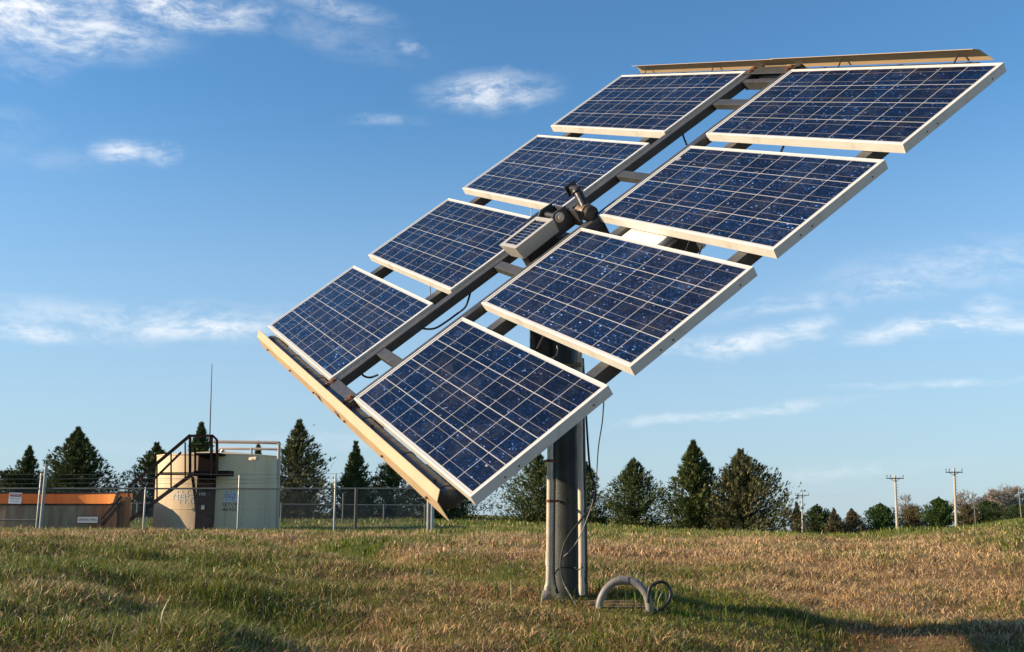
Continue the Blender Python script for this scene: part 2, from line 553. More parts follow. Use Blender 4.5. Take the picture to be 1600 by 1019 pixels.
# ------------------------------------------------------------------ grass
def grass_arrays(n, d0, d1, smax, hgt, wid, lean, seed, far=False, power=1.0):
    r = np.random.default_rng(seed)
    n0 = int(n * 1.5)
    D = d0 + (d1 - d0) * r.random(n0) ** power
    x = (r.random(n0) * 2 - 1) * smax * D
    y = D
    dens = fbm(x * 1.7, y * 1.7, 51, 3)
    keep = r.random(n0) < np.clip(0.35 + 1.6 * (dens - 0.3), 0.3, 1)
    x, y, D, dens = x[keep][:n], y[keep][:n], D[keep][:n], dens[keep][:n]
    n = len(x)
    g, rr = zone(x, y)
    pole = ((x - 0.31) ** 2 + (y - 5.87) ** 2) < 0.11 ** 2
    k = r.random(n)
    isgreen = k < g
    isred = (~isgreen) & (r.random(n) < rr)
    C = np.empty((n, 3))
    v = r.random((n, 1))
    C[:] = np.array([0.70, 0.475, 0.235]) * (0.25 + 1.3 * v)
    mid = (r.random(n) < 0.28)
    C[mid] = np.array([0.46, 0.26, 0.11]) * (0.2 + 1.2 * v[mid])
    C[isgreen] = (np.array([0.145, 0.19, 0.026]) * (0.25 + 1.35 * v[isgreen] ** 1.3) + np.array([0.05, 0.03, 0.0]) * r.random((isgreen.sum(), 1)))
    # old thatch low in the sward is darker and browner than the standing straw
    old = (~isgreen) & (r.random(n) < 0.22)
    C[old] = np.array([0.16, 0.095, 0.045]) * (0.5 + 0.9 * v[old])
    C[isred] = np.array([0.27, 0.10, 0.036]) * (0.5 + 0.8 * v[isred])
    z = ground_h(x, y) - 0.006
    hh = hgt * (0.45 + 0.9 * r.random(n)) * (0.5 + 1.0 * dens) * np.where(isgreen, 1.05, 1.0) * np.where(isred, 0.7, 1)
    hh = np.where(pole, 0.01, hh)
    hh = np.where(old, hh * 0.6, hh)
    hh = hh * (1 - 0.62 * np.exp(-(((x - 0.6) / 0.75) ** 2 + ((y - 5.35) / 0.42) ** 2)))
    ang = r.random(n) * 2 * np.pi
    ww = wid * (0.6 + 0.8 * r.random(n))
    ln = lean * (0.25 + 1.2 * r.random(n)) * np.where(isgreen, 0.85, 1.75)
    dx, dy = np.cos(ang) * ln * hh, np.sin(ang) * ln * hh
    # blade faces roughly any direction
    fa = r.random(n) * np.pi
    sx, sy = np.cos(fa) * ww / 2, np.sin(fa) * ww / 2
    if far:
        P = np.empty((n, 3, 3))
        P[:, 0] = np.stack([x - sx, y - sy, z], -1)
        P[:, 1] = np.stack([x + sx, y + sy, z], -1)
        P[:, 2] = np.stack([x + dx, y + dy, z + hh], -1)
        loops = np.arange(n * 3)
        sizes = np.full(n, 3)
        return P.reshape(-1, 3), loops, sizes, np.repeat(C, 3, 0)
    P = np.empty((n, 5, 3))
    bend = 0.35
    P[:, 0] = np.stack([x - sx, y - sy, z], -1)
    P[:, 1] = np.stack([x + sx, y + sy, z], -1)
    mx, my, mz = x + dx * bend, y + dy * bend, z + hh * 0.6
    P[:, 2] = np.stack([mx + sx * .75, my + sy * .75, mz], -1)
    P[:, 3] = np.stack([mx - sx * .75, my - sy * .75, mz], -1)
    P[:, 4] = np.stack([x + dx, y + dy, z + hh * (1 - 0.12 * ln)], -1)
    base = np.arange(n)[:, None] * 5
    L = np.concatenate([base + np.array([[0, 1, 2, 3]]), base + np.array([[3, 2, 4]])], 1).reshape(-1)
    S = np.tile([4, 3], n)
    return P.reshape(-1, 3), L, S, np.repeat(C, 5, 0)


def tall_blades():
    r = np.random.default_rng(99)
    P, L, S, C = [], [], [], []
    spots = [(-1.75, 10.6, 22, .5), (-1.3, 9.9, 18, .5), (0.15, 5.75, 26, .25), (0.55, 5.75, 40, .35), (0.85, 5.35, 40, .35), (0.0, 6.3, 30, .4), (-0.6, 7.9, 26, .5),
             (-1.0, 3.3, 14, .4), (-1.6, 3.9, 12, .5), (-4.6, 13.5, 20, 1.0), (-2.9, 13.4, 25, .5), (1.5, 5.5, 20, .5), (0.75, 6.4, 40, .4)]
    n = 0
    for (sx, sy, k, sp) in spots:
        for i in range(k):
            x, y = sx + r.normal(0, sp / 2), sy + r.normal(0, sp / 2)
            if (x - 0.31) ** 2 + (y - 5.87) ** 2 < 0.02: continue
            z = gz(x, y)
            h = r.uniform(0.06, 0.14)
            a, fa = r.uniform(0, 6.3), r.uniform(0, 3.1)
            ln = r.uniform(0.1, 0.5) * h
            w = r.uniform(0.002, 0.004)
            sxx, syy = math.cos(fa) * w, math.sin(fa) * w
            dx, dy = math.cos(a) * ln, math.sin(a) * ln
            P += [(x - sxx, y - syy, z), (x + sxx, y + syy, z), (x + dx * .3 + sxx * .8, y + dy * .3 + syy * .8, z + h * .6), (x + dx * .3 - sxx * .8, y + dy * .3 - syy * .8, z + h * .6), (x + dx, y + dy, z + h)]
            L += [n, n + 1, n + 2, n + 3, n + 3, n + 2, n + 4]
            S += [4, 3]
            col = np.array([0.10, 0.16, 0.025]) * r.uniform(0.6, 1.3)
            C += [col] * 5
            n += 5
    return np.array(P), np.array(L), np.array(S), np.array(C)


parts = [
    grass_arrays(80000, 1.2, 3.4, 0.75, 0.043, 0.0034, 0.85, 1),
    grass_arrays(240000, 2.6, 6.5, 0.70, 0.042, 0.0035, 0.85, 2),
    grass_arrays(200000, 6.0, 10.5, 0.66, 0.050, 0.0050, 0.75, 3),
    grass_arrays(160000, 10.0, 19.0, 0.64, 0.066, 0.0085, 0.6, 4),
    grass_arrays(70000, 18.0, 48.0, 0.62, 0.10, 0.028, 0.5, 5, far=True, power=0.8),
    grass_arrays(40000, 45.0, 120.0, 0.60, 0.15, 0.08, 0.5, 6, far=True, power=0.8),
    tall_blades(),
]
off = 0
VV, LL, SS, CC = [], [], [], []
for (v_, l_, s_, c_) in parts:
    VV.append(v_); LL.append(l_ + off); SS.append(s_); CC.append(c_)
    off += len(v_)
me = np_mesh('grass', np.concatenate(VV), np.concatenate(LL), np.concatenate(SS), np.concatenate(CC))
m_grass = leafmat('grass_blades', 0.30, 0.45, 0.4)
tag(link_mesh('grass', me, m_grass), 'dry straw and green turf covering the whole field', 'grass', kind='stuff')

# ------------------------------------------------------------------ materials
M_frame = paint('panel_frame_aluminium', (0.76, 0.72, 0.64), 0.42, 0.0, 0.06, 5, dirt=(0.45, 0.38, 0.28), dirt_amt=0.35, dscale=9)
M_steel = paint('charcoal_painted_steel', (0.058, 0.058, 0.058), 0.42, 0.0, 0.25, 8, dirt=(0.16, 0.13, 0.11), dirt_amt=0.3, dscale=7, bump=0.1)
M_black = paint('black_rubber', (0.012, 0.012, 0.013), 0.5, 0, 0.3, 20)
M_dark = paint('black_painted_metal', (0.022, 0.02, 0.02), 0.4, 0, 0.3, 20, dirt=(0.10, 0.05, 0.03), dirt_amt=0.3, dscale=14)
M_plate = paint('cream_shade_plate', (0.58, 0.42, 0.25), 0.5, 0, 0.07, 3, dirt=(0.45, 0.3, 0.16), dirt_amt=0.25, dscale=4)
M_tube = paint('dark_canister', (0.035, 0.037, 0.042), 0.4, 0, 0.25, 8)
M_pole = paint('grey_pole_paint', (0.034, 0.042, 0.038), 0.5, 0, 0.2, 5, dirt=(0.08, 0.07, 0.055), dirt_amt=0.3, dscale=10, bump=0.15, bscale=90)
M_pvc = paint('cream_conduit', (0.60, 0.53, 0.42), 0.5, 0, 0.12, 5, dirt=(0.34, 0.24, 0.15), dirt_amt=0.45, dscale=8)
M_pvc_grey = paint('grey_conduit', (0.22, 0.205, 0.205), 0.5, 0, 0.15, 9, dirt=(0.16, 0.12, 0.09), dirt_amt=0.4, dscale=12)
M_rust = paint('rusty_strap', (0.18, 0.07, 0.03), 0.8, 0.2, 0.4, 20)
M_bolt = paint('zinc_bolt', (0.55, 0.52, 0.48), 0.35, 0.8, 0.15, 20)
M_white = paint('white_enamel', (0.80, 0.77, 0.70), 0.35, 0, 0.05, 4)
M_back = paint('white_backsheet', (0.7, 0.7, 0.68), 0.6, 0, 0.05, 3)
M_bronze = paint('bronze_bushing', (0.30, 0.22, 0.13), 0.4, 0.6, 0.3, 25, dirt=(0.1, 0.05, 0.03), dirt_amt=0.6, dscale=20)


def cell_material(name, W_, H_, ncol, nrow, bus, gap=0.0036, busw=0.0017, seed=0.0, marks=True):
    """polycrystalline cells: navy crystal flakes, silver cell gaps and busbars, by object coordinates in metres"""
    m, t, b, out = newmat(name)
    tcn = t.node('ShaderNodeTexCoord')
    sp = t.node('ShaderNodeSeparateXYZ')
    t.l.new(tcn.outputs['Object'], sp.inputs[0])
    oi = t.node('ShaderNodeObjectInfo')
    x, y = sp.outputs[0], sp.outputs[1]
    cw, ch = W_ / ncol, H_ / nrow
    cxn = t.math('DIVIDE', t.math('ADD', x, W_ / 2), cw)
    cyn = t.math('DIVIDE', t.math('ADD', y, H_ / 2), ch)

    def line(v, pitch, width):
        # distance to nearest integer, in metres
        fr = t.math('ABSOLUTE', t.math('SUBTRACT', t.math('FRACT', t.math('ADD', v, 0.5)), 0.5))
        return t.math('LESS_THAN', t.math('MULTIPLY', fr, pitch), width / 2)
    gx_ = line(cxn, cw, gap)
    gy_ = line(cyn, ch, gap * 1.15)
    grid = t.math('MAXIMUM', gx_, gy_)
    fy = t.math('FRACT', cyn)
    bus_m = None
    for p in bus:
        k = t.math('LESS_THAN', t.math('MULTIPLY', t.math('ABSOLUTE', t.math('SUBTRACT', fy, p)), ch), busw / 2)
        bus_m = k if bus_m is None else t.math('MAXIMUM', bus_m, k)
    # inside the cell field?
    ins = t.math('MULTIPLY', t.math('LESS_THAN', t.math('ABSOLUTE', x), W_ / 2), t.math('LESS_THAN', t.math('ABSOLUTE', y), H_ / 2))
    # crystals
    off = t.node('ShaderNodeVectorMath', operation='MULTIPLY_ADD')
    cmb = t.node('ShaderNodeCombineXYZ')
    t.l.new(oi.outputs['Random'], cmb.inputs[0]); t.l.new(oi.outputs['Random'], cmb.inputs[1])
    t.l.new(cmb.outputs[0], off.inputs[0]); off.inputs[1].default_value = (53.0, 91.0, 0.0)
    t.l.new(tcn.outputs['Object'], off.inputs[2])
    mpn = t.node('ShaderNodeMapping'); t.l.new(off.outputs[0], mpn.inputs[0])
    mpn.inputs['Rotation'].default_value = (0, 0, 0.6); mpn.inputs['Scale'].default_value = (1.0, 1.7, 1.0)
    vo = t.node('ShaderNodeTexVoronoi', feature='F1'); t.l.new(mpn.outputs[0], vo.inputs['Vector'])
    vo.inputs['Scale'].default_value = 95.0
    vs = t.node('ShaderNodeSeparateColor'); t.l.new(vo.outputs['Color'], vs.inputs[0])
    cellid = t.node('ShaderNodeCombineXYZ')
    t.l.new(t.math('FLOOR', cxn), cellid.inputs[0]); t.l.new(t.math('FLOOR', cyn), cellid.inputs[1]); t.l.new(oi.outputs['Random'], cellid.inputs[2])
    wn = t.node('ShaderNodeTexWhiteNoise', noise_dimensions='3D'); t.l.new(cellid.outputs[0], wn.inputs['Vector'])
    flake = t.ramp(vs.outputs[0], [(0.0, (0.0035, 0.006, 0.015)), (0.5, (0.005, 0.010, 0.029)), (0.88, (0.009, 0.020, 0.062)), (0.965, (0.015, 0.040, 0.13)), (0.99, (0.04, 0.10, 0.28)), (1.0, (0.22, 0.33, 0.60))])
    cellc = t.ramp(wn.outputs['Value'], [(0.0, (1.25, 0.85, 0.75)), (0.3, (1.0, 0.9, 0.9)), (0.7, (0.95, 1.0, 1.05)), (1.0, (0.9, 1.2, 1.3))])
    cellcol = t.mix(1.0, flake, cellc, 'MULTIPLY')
    big = t.noise(off.outputs[0], 2.2, 3.0)
    cellcol = t.mix(1.0, cellcol, t.ramp(big, [(0.3, (0.75, 0.75, 0.78)), (0.7, (1.3, 1.3, 1.25))]), 'MULTIPLY')
    cellcol = t.mix(1.0, cellcol, t.ramp(oi.outputs['Random'], [(0.0, (0.7, 0.75, 0.8)), (1.0, (1.4, 1.3, 1.2))]), 'MULTIPLY')
    silver = (0.46, 0.445, 0.42)
    c = t.mix(t.math('MULTIPLY', bus_m, 0.8), cellcol, (0.36, 0.345, 0.33)) if bus_m is not None else cellcol
    c = t.mix(grid, c, silver)
    c = t.mix(ins, (0.55, 0.53, 0.5), c)
    if marks:
        # bird lime specks and dust
        v2 = t.node('ShaderNodeTexVoronoi', feature='F1'); t.l.new(off.outputs[0], v2.inputs['Vector']); v2.inputs['Scale'].default_value = 3.1
        wob = t.math('MULTIPLY', t.noise(off.outputs[0], 60.0, 3.0), 0.05)
        v2s = t.node('ShaderNodeSeparateColor'); t.l.new(v2.outputs['Color'], v2s.inputs[0])
        thr = t.math('MULTIPLY', t.math('SUBTRACT', v2s.outputs[1], 0.45), 0.13)
        spot = t.math('LESS_THAN', t.math('ADD', v2.outputs['Distance'], wob), t.math('ADD', thr, 0.004))
        c = t.mix(t.math('MULTIPLY', spot, 0.6), c, (0.55, 0.53, 0.5))
        dust = t.range(t.noise(off.outputs[0], 5.0, 6.0, 0.7), 0.45, 0.8, 0.0, 0.08)
        c = t.mix(dust, c, (0.42, 0.36, 0.3))
    t.l.new(c, b.inputs['Base Color'])
    b.inputs['Roughness'].default_value = 0.16
    b.inputs['Specular IOR Level'].default_value = 0.2
    return m


# ------------------------------------------------------------------ the solar tracker
# rack frame: u along the long side of the panels (towards the viewer), v up along the beams, n out of the glass
U_ = Vector((0.45181112, -0.81971502, -0.35204261)).normalized()
V_ = Vector((0.7651843, 0.15319973, 0.62531819))
V_ = (V_ - U_ * V_.dot(U_)).normalized()
N_ = U_.cross(V_)
T_ = Vector((0.33305699, 5.43233725, 1.60721543 + CAM_Z))
RACK = Matrix(((U_.x, V_.x, N_.x, T_.x), (U_.y, V_.y, N_.y, T_.y), (U_.z, V_.z, N_.z, T_.z), (0, 0, 0, 1)))
PW, PH, CG, RG = 1.425, 0.71, 0.4064, 0.1224
BASE = Vector((0.307, 5.87, -0.05))
tracker = empty('solar_tracker', BASE, 'tilted rack of eight blue solar panels on a single grey steel pole', 'solar tracker')
M_cells = cell_material('polycrystalline_cells', PW - 0.05, PH - 0.042, 9, 4, (0.25, 0.75))


def frame_mesh(w, h, lip, depth, wall=0.004, top=0.0):
    b = MB()
    x1, y1 = w / 2, h / 2
    # front lip (mitred), outer wall, inner wall, back return
    def ring(z0, o0, z1, o1):
        k = [(-x1 + o0, -y1 + o0, z0), (x1 - o0, -y1 + o0, z0), (x1 - o0, y1 - o0, z0), (-x1 + o0, y1 - o0, z0),
             (-x1 + o1, -y1 + o1, z1), (x1 - o1, -y1 + o1, z1), (x1 - o1, y1 - o1, z1), (-x1 + o1, y1 - o1, z1)]
        b.add(k, [(i, (i + 1) % 4, 4 + (i + 1) % 4, 4 + i) for i in range(4)])
    e = 0.0015
    ring(top - depth, 0, top - e, 0)
    ring(top - e, 0, top, e)
    ring(top, e, top, lip - 0.001)
    ring(top, lip - 0.001, top - 0.004, lip)
    ring(top - 0.004, lip, top - depth, lip + 0.004)
    ring(top - depth, lip + 0.004, top - depth, 0)
    # screw holes on the long outer walls
    return b


panel_src = []
for row in range(4):
    for side in (-1, 1):
        cu = side * (CG / 2 + PW / 2)
        cv = (row - 1.5) * (PH + RG)
        # every panel sits a touch differently in the rack
        Mp = RACK @ Matrix.Translation((cu, cv, 0)) @ Matrix.Rotation(random.uniform(-0.0025, 0.0025), 4, 'Z') @ Matrix.Rotation(random.uniform(-0.004, 0.004), 4, 'X')
        if not panel_src:
            b = MB()
            b.box((-PW / 2 + 0.006, -PH / 2 + 0.006, -0.012), (PW / 2 - 0.006, PH / 2 - 0.006, -0.0035))
            b.mi = [1, 0, 1, 1, 1, 1]
            pane = b.build('solar_panel', [M_cells, M_back], tracker, Mp)
            fr = frame_mesh(PW, PH, 0.0105, 0.048).build('panel_frame', M_frame, pane, Mp)
            j = MB().box((-0.06, 0.18, -0.045), (0.06, 0.28, -0.0125), bev=0.004)
            jb = j.build('junction_box', M_black, pane, Mp)
            panel_src = [pane, fr, jb]
            for vv in (-0.2, -0.13, 0.26):
                panel_src.append(MB().cyl((PW / 2 - 0.001, vv, -0.03), (PW / 2 + 0.0012, vv, -0.03), 0.0042, 8).build('screw', M_dark, pane, Mp))
        else:
            p = panel_src[0].copy(); COL.objects.link(p); p.parent = tracker
            p.matrix_basis = Matrix.Translation(-BASE) @ Mp
            for ch in panel_src[1:]:
                k = ch.copy(); COL.objects.link(k); k.parent = p
                k.matrix_basis = Matrix()

# beams, rungs, rails (rack frame)
for s in (-1, 1):
    b = MB().box((s * 0.170 - 0.031, -1.715, -0.066), (s * 0.170 + 0.031, 1.715, -0.014), bev=0.004)
    b.build('main_beam', M_steel, tracker, RACK)
for v in (-1.30, -0.47, 0.47, 1.27):
    MB().box((-0.1395, v - 0.03, -0.056), (0.1395, v + 0.03, -0.018), bev=0.003).build('cross_rung', M_steel, tracker, RACK)
MB().box((-0.1395, 1.50, -0.075), (0.1395, 1.535, -0.018), bev=0.003).build('cross_rung', M_steel, tracker, RACK)
for u in (-1.40, -0.42, 0.42, 1.40):
    b = MB()
    b.box((u - 0.033, -1.66, -0.054), (u + 0.033, 1.66, -0.0495))
    for e in (-1, 1):
        b.box((u + e * 0.0315 - 0.0022, -1.66, -0.112), (u + e * 0.0315 + 0.0022, 1.66, -0.0542))
    b.build('support_rail', M_steel, tracker, RACK)
for s in (-1, 1):
    b = MB().box((-0.205, min(s * 1.575, s * (1.690 if s < 0 else 1.655)), -0.0105), (0.205, max(s * 1.575, s * (1.690 if s < 0 else 1.655)), -0.004), bev=0.002)
    pl = b.build('end_plate', M_steel, tracker, RACK)
    for (uu, vv) in ((-0.16, 1.60), (0.165, 1.61), (0.168, 1.64), (-0.165, 1.64)):
        bb = MB()
        bb.cyl((uu, s * vv, -0.004), (uu, s * vv, 0.008), 0.011, 6)
        bb.cyl((uu, s * vv, -0.003), (uu, s * vv, 0.002), 0.018, 12)
        bb.build('bolt', M_rust, pl, RACK)
    # freon canister along each end
    b = MB().tube([(-1.53, s * 1.648, -0.070), (-1.515, s * 1.648, -0.070), (1.43, s * 1.648, -0.070), (1.445, s * 1.648, -0.070)], [0.02, 0.044, 0.044, 0.02], 18)
    for uu in (-1.45, -0.95, -0.4, 0.4, 0.95, 1.38):
        b.tube([(uu - 0.012, s * 1.648, -0.070), (uu + 0.012, s * 1.648, -0.070)], 0.047, 18)
    can = b.build('canister', M_tube, tracker, RACK)
    for uu in (-1.40, -0.62, 0.52, 1.30):
        MB().bar((uu, s * 1.618, -0.052), (uu + 0.03, s * 1.672, 0.018), 0.010, 0.004, up=(0, 0, 1)).build('hook', M_dark, can, RACK)
    # folded shade plate
    prof = [(1.672, 0.044), (1.706, 0.010), (1.716, -0.066)] if s < 0 else [(1.650, 0.048), (1.690, 0.022), (1.700, -0.040)]
    th = 0.003
    b = MB()
    cuts = {-1: (-1.54, 1.52), 1: (-1.52, 1.44)}[s]
    for k, (u0, u1) in enumerate([(cuts[0], 0.02), (0.0, cuts[1])]):
        lift = 0.003 * k
        ring = [(v * s, n + lift) for (v, n) in prof] + [((v - th) * s, n - th * 0.4 + lift) for (v, n) in reversed(prof)]
        nv = len(ring)
        vs = []
        for u in (u0, u1):
            for i, (v, n) in enumerate(ring):
                cut = 0.0
                if u == u1 and k == 1 and i in (2, 3): cut = 0.055      # slanted corner of the fold
                vs.append((u + cut, v, n))
        fs = [(i, (i + 1) % nv, nv + (i + 1) % nv, nv + i) for i in range(nv)]
        fs += [(0, 1, 4, 5), (1, 2, 3, 4), (nv + 5, nv + 4, nv + 1, nv + 0), (nv + 4, nv + 3, nv + 2, nv + 1)]
        b.add(vs, fs)
    shp = b.build('shade_plate', M_plate, tracker, RACK)
    for uu in (-1.3, -0.75, -0.25, 0.3, 0.85, 1.38):
        MB().cyl((uu, s * (1.7125 if s < 0 else 1.696), -0.025), (uu, s * (1.7205 if s < 0 else 1.7045), -0.025), 0.007, 8).build('rivet', M_rust, shp, RACK)

# central pivot, damper and little controller box
hub = MB()
hub.box((-0.115, -0.020, -0.03), (0.140, -0.006, 0.078), bev=0.002)
cheek = [(-0.0205, 0.100), (-0.10, 0.104), (-0.128, 0.085), (-0.165, -0.03), (-0.0205, -0.03)]
for u0 in (-0.11, 0.045):
    hub.add([(u0, v, n) for v, n in cheek] + [(u0 + 0.011, v, n) for v, n in cheek],
            [(4, 3, 2, 1, 0), (5, 6, 7, 8, 9)] + [(i, (i + 1) % 5, 5 + (i + 1) % 5, 5 + i) for i in range(5)])
hub.cyl((-0.14, -0.085, 0.066), (0.05, -0.085, 0.066), 0.016, 12)
hub_o = hub.build('pivot_bracket', M_steel, tracker, RACK)
MB().cyl((0.0565, -0.085, 0.066), (0.062, -0.085, 0.066), 0.030, 20).cyl((0.060, -0.085, 0.066), (0.080, -0.085, 0.066), 0.018, 6).build('pivot_bolt', M_bolt, hub_o, RACK)
MB().cyl((0.07, 0.045, 0.02), (0.150, 0.045, 0.02), 0.047, 22).build('bushing', M_bronze, hub_o, RACK)
MB().cyl((0.1505, 0.045, 0.02), (0.185, 0.045, 0.02), 0.040, 22).build('bushing_cap', M_dark, hub_o, RACK)
MB().box((0.10, 0.0, -0.15), (0.215, 0.075, -0.05), bev=0.006).build('pivot_block', M_dark, hub_o, RACK)
MB().box((-0.25, -0.17, 0.005), (-0.122, -0.06, 0.05), bev=0.004).build('stop_plate', M_dark, hub_o, RACK)
dm = MB()
dm.cyl((0.115, 0.055, 0.05), (0.045, 0.088, 0.112), 0.026, 14)
dm.cyl((0.045, 0.088, 0.112), (0.035, 0.093, 0.122), 0.034, 14)
dm.box((-0.055, 0.07, 0.085), (-0.043, 0.145, 0.152), bev=0.003)
dm.cyl((-0.06, 0.105, 0.122), (0.055, 0.105, 0.122), 0.022, 12)
damper = dm.build('damper', M_dark, tracker, RACK)
MB().cyl((0.0555, 0.105, 0.122), (0.065, 0.105, 0.122), 0.014, 6).build('nut', M_bolt, damper, RACK)
# controller box with its own small cell, tilted slightly
BX = RACK @ Matrix.Translation((-0.012, -0.275, 0.085)) @ Matrix.Rotation(math.radians(3), 4, 'Z')
bw, bl, bh = 0.185, 0.285, 0.085
b = MB()
top, bot = [(-bw / 2, -bl / 2, 0), (bw / 2, -bl / 2, 0), (bw / 2, bl / 2, 0), (-bw / 2, bl / 2, 0)], [(-bw / 2 + .03, -bl / 2 + 0.02, -bh), (bw / 2 - 0.01, -bl / 2 + 0.02, -bh), (bw / 2 - 0.01, bl / 2, -bh), (-bw / 2 + .03, bl / 2, -bh)]
b.add(top + bot, [(7, 6, 5, 4), (0, 4, 5, 1), (1, 5, 6, 2), (2, 6, 7, 3), (3, 7, 4, 0)])
il = 0.028
inn = [(-bw / 2 + il, -bl / 2 + il, 0), (bw / 2 - il, -bl / 2 + il, 0), (bw / 2 - il, bl / 2 - il, 0), (-bw / 2 + il, bl / 2 - il, 0)]
b.add(top + inn, [(i, (i + 1) % 4, 4 + (i + 1) % 4, 4 + i) for i in range(4)])
inn2 = [(x, y, -0.006) for (x, y, z) in inn]
b.add(inn + inn2, [(i, (i + 1) % 4, 4 + (i + 1) % 4, 4 + i) for i in range(4)])
ctrl = b.build('controller_box', paint('box_aluminium', (0.46, 0.43, 0.38), 0.4, 0.0, 0.1, 8), tracker, BX)
M_mini = cell_material('mini_cells', bw - 2 * il, bl - 2 * il, 2, 9, (), gap=0.0016, marks=False)
MB().box((-bw / 2 + il, -bl / 2 + il, -0.010), (bw / 2 - il, bl / 2 - il, -0.0055)).build('mini_cell', M_mini, ctrl, BX)
MB().box((-0.05, -0.36, -0.10), (0.05, -0.15, -0.012), bev=0.003).build('controller_mount', M_dark, tracker, RACK)
# white motor cover seen through the middle gap
mc = MB().box((0.465, -0.14, -0.25), (0.80, 0.26, -0.062), bev=0.012)
mco = mc.build('motor_cover', M_white, tracker, RACK)
MB().box((0.8025, -0.06, -0.22), (0.85, 0.18, -0.09), bev=0.004).build('cover_side_shade', M_dark, mco, RACK)  # dark block added to stand for the shade on the white cover's side

# pole, head and axle
pb = MB()
prof_pts = [BASE + Vector((0, 0, -0.2)), BASE + Vector((0, 0, 0.02)), BASE + Vector((0, 0, 1.95)), BASE + Vector((0, 0, 2.07))]
pb.tube(prof_pts, 0.083, 36)
pole = pb.build('pole', M_pole, tracker)
ax0 = RACK @ Vector((0.32, 0.0, -0.19))
ax1 = RACK @ Vector((-0.55, 0.0, -0.19))
MB().cyl(ax0, ax1, 0.045, 20).build('axle', M_steel, tracker)
hd = MB()
htop = BASE + Vector((0, 0, 2.08))
hd.cyl(BASE + Vector((0, 0, 1.85)), BASE + Vector((0, 0, 2.11)), 0.098, 28)
mid = (ax0 + ax1) / 2
hd.bar(htop, RACK @ Vector((0.10, 0, -0.19)), 0.13, 0.10)
hd.bar(htop, RACK @ Vector((-0.45, 0, -0.19)), 0.12, 0.10)
hd.build('pole_head', M_steel, tracker)
# steel side bracket left of the pole's upper end
b = MB()
p0 = at(836, 520, 5.86); p1 = at(846, 700, 5.86)
b.box((at(828, 560, 5.86).x, 5.80, 1.15), (at(836, 560, 5.86).x, 5.95, 1.86), bev=0.003)
b.box((at(836.5, 560, 5.86).x, 5.86, 1.15), (at(862, 560, 5.86).x, 5.90, 1.86), bev=0.003)
b.build('side_bracket', M_steel, tracker)


def vert_pts(pairs, D):
    return [at(x, y, D) for (x, y) in pairs]


# conduits strapped to the pole
c1 = MB().tube(spline(vert_pts([(851, 934), (855, 918), (857.5, 900), (858.5, 800), (859.5, 700), (861, 560)], 5.70), 5), 0.0168, 14)
co = c1.build('conduit', M_pvc, tracker)
MB().tube(spline(vert_pts([(857.8, 884), (858.1, 862)], 5.70), 3), 0.0205, 14).build('coupling', M_pvc, co)
MB().tube(vert_pts([(846, 931), (852.5, 932), (858, 929)], 5.69), [0.03, 0.036, 0.03], 12).build('elbow', M_pvc_grey, co)
for y in (720, 783):
    st = MB()
    st.tube(vert_pts([(859, y - 2.2), (859, y + 2.2)], 5.70), 0.0195, 14)
    st.bar(at(854, y, 5.695), at(873, y, 5.79), 0.010, 0.014)
    st.build('pipe_strap', M_rust, co)
c2 = MB().tube(spline(vert_pts([(908.5, 930), (908.3, 850), (906.5, 700), (905.2, 540)], 5.755), 5), 0.0165, 14)
co2 = c2.build('conduit', M_pvc, tracker)
MB().bar(at(880, 571, 5.76), at(907, 570, 5.74), 0.012, 0.016).tube(vert_pts([(905.3, 567), (905.3, 574)], 5.755), 0.021, 14).build('pipe_strap', M_bronze, co2)
MB().tube(spline(vert_pts([(915, 930), (914.4, 850), (911.5, 700), (909, 560)], 5.80), 5), 0.013, 12).build('conduit', M_pole, tracker)


def cable(name, pts, r, mat, parent):
    return MB().tube(spline(pts, 8), r, 8).build(name, mat, parent)


cable('cable', [at(911, 560, 5.9), at(919, 700, 5.82), at(924, 742, 5.78), at(930, 760, 5.75), at(928, 785, 5.72), at(908, 812, 5.70), at(884, 845, 5.68), at(875.5, 880, 5.66), at(880, 908, 5.64), at(889, 926, 5.60), at(901, 946, 5.55)], 0.0062, M_black, tracker)
cable('cable', [at(867, 690, 5.76), at(865.8, 780, 5.755), at(864.8, 860, 5.75), at(865.5, 905, 5.745), at(871, 927, 5.72)], 0.0085, M_black, tracker)
cable('cable', [at(865, 900, 5.76), at(872, 890, 5.77), at(884, 886, 5.77), at(897, 887, 5.78), at(904, 890, 5.75), at(911, 886, 5.74)], 0.0045, M_black, tracker)
M_wire = paint('grey_wire', (0.30, 0.29, 0.28), 0.4, 0, 0.1, 20)
cable('thin_wire', [at(943.5, 628, 4.30), at(941, 660, 4.5), at(935, 700, 4.9), at(932, 745, 5.4), at(928, 775, 5.6), at(921, 800, 5.66), at(905, 840, 5.68), at(889, 862, 5.68), at(878, 872, 5.70)], 0.0028, M_wire, tracker)


def rk(u, v, n):
    return RACK @ Vector((u, v, n))


def rack_cable(pts, r, mat=M_black):
    return cable('panel_cable', [rk(*p) for p in pts], r, mat, tracker)


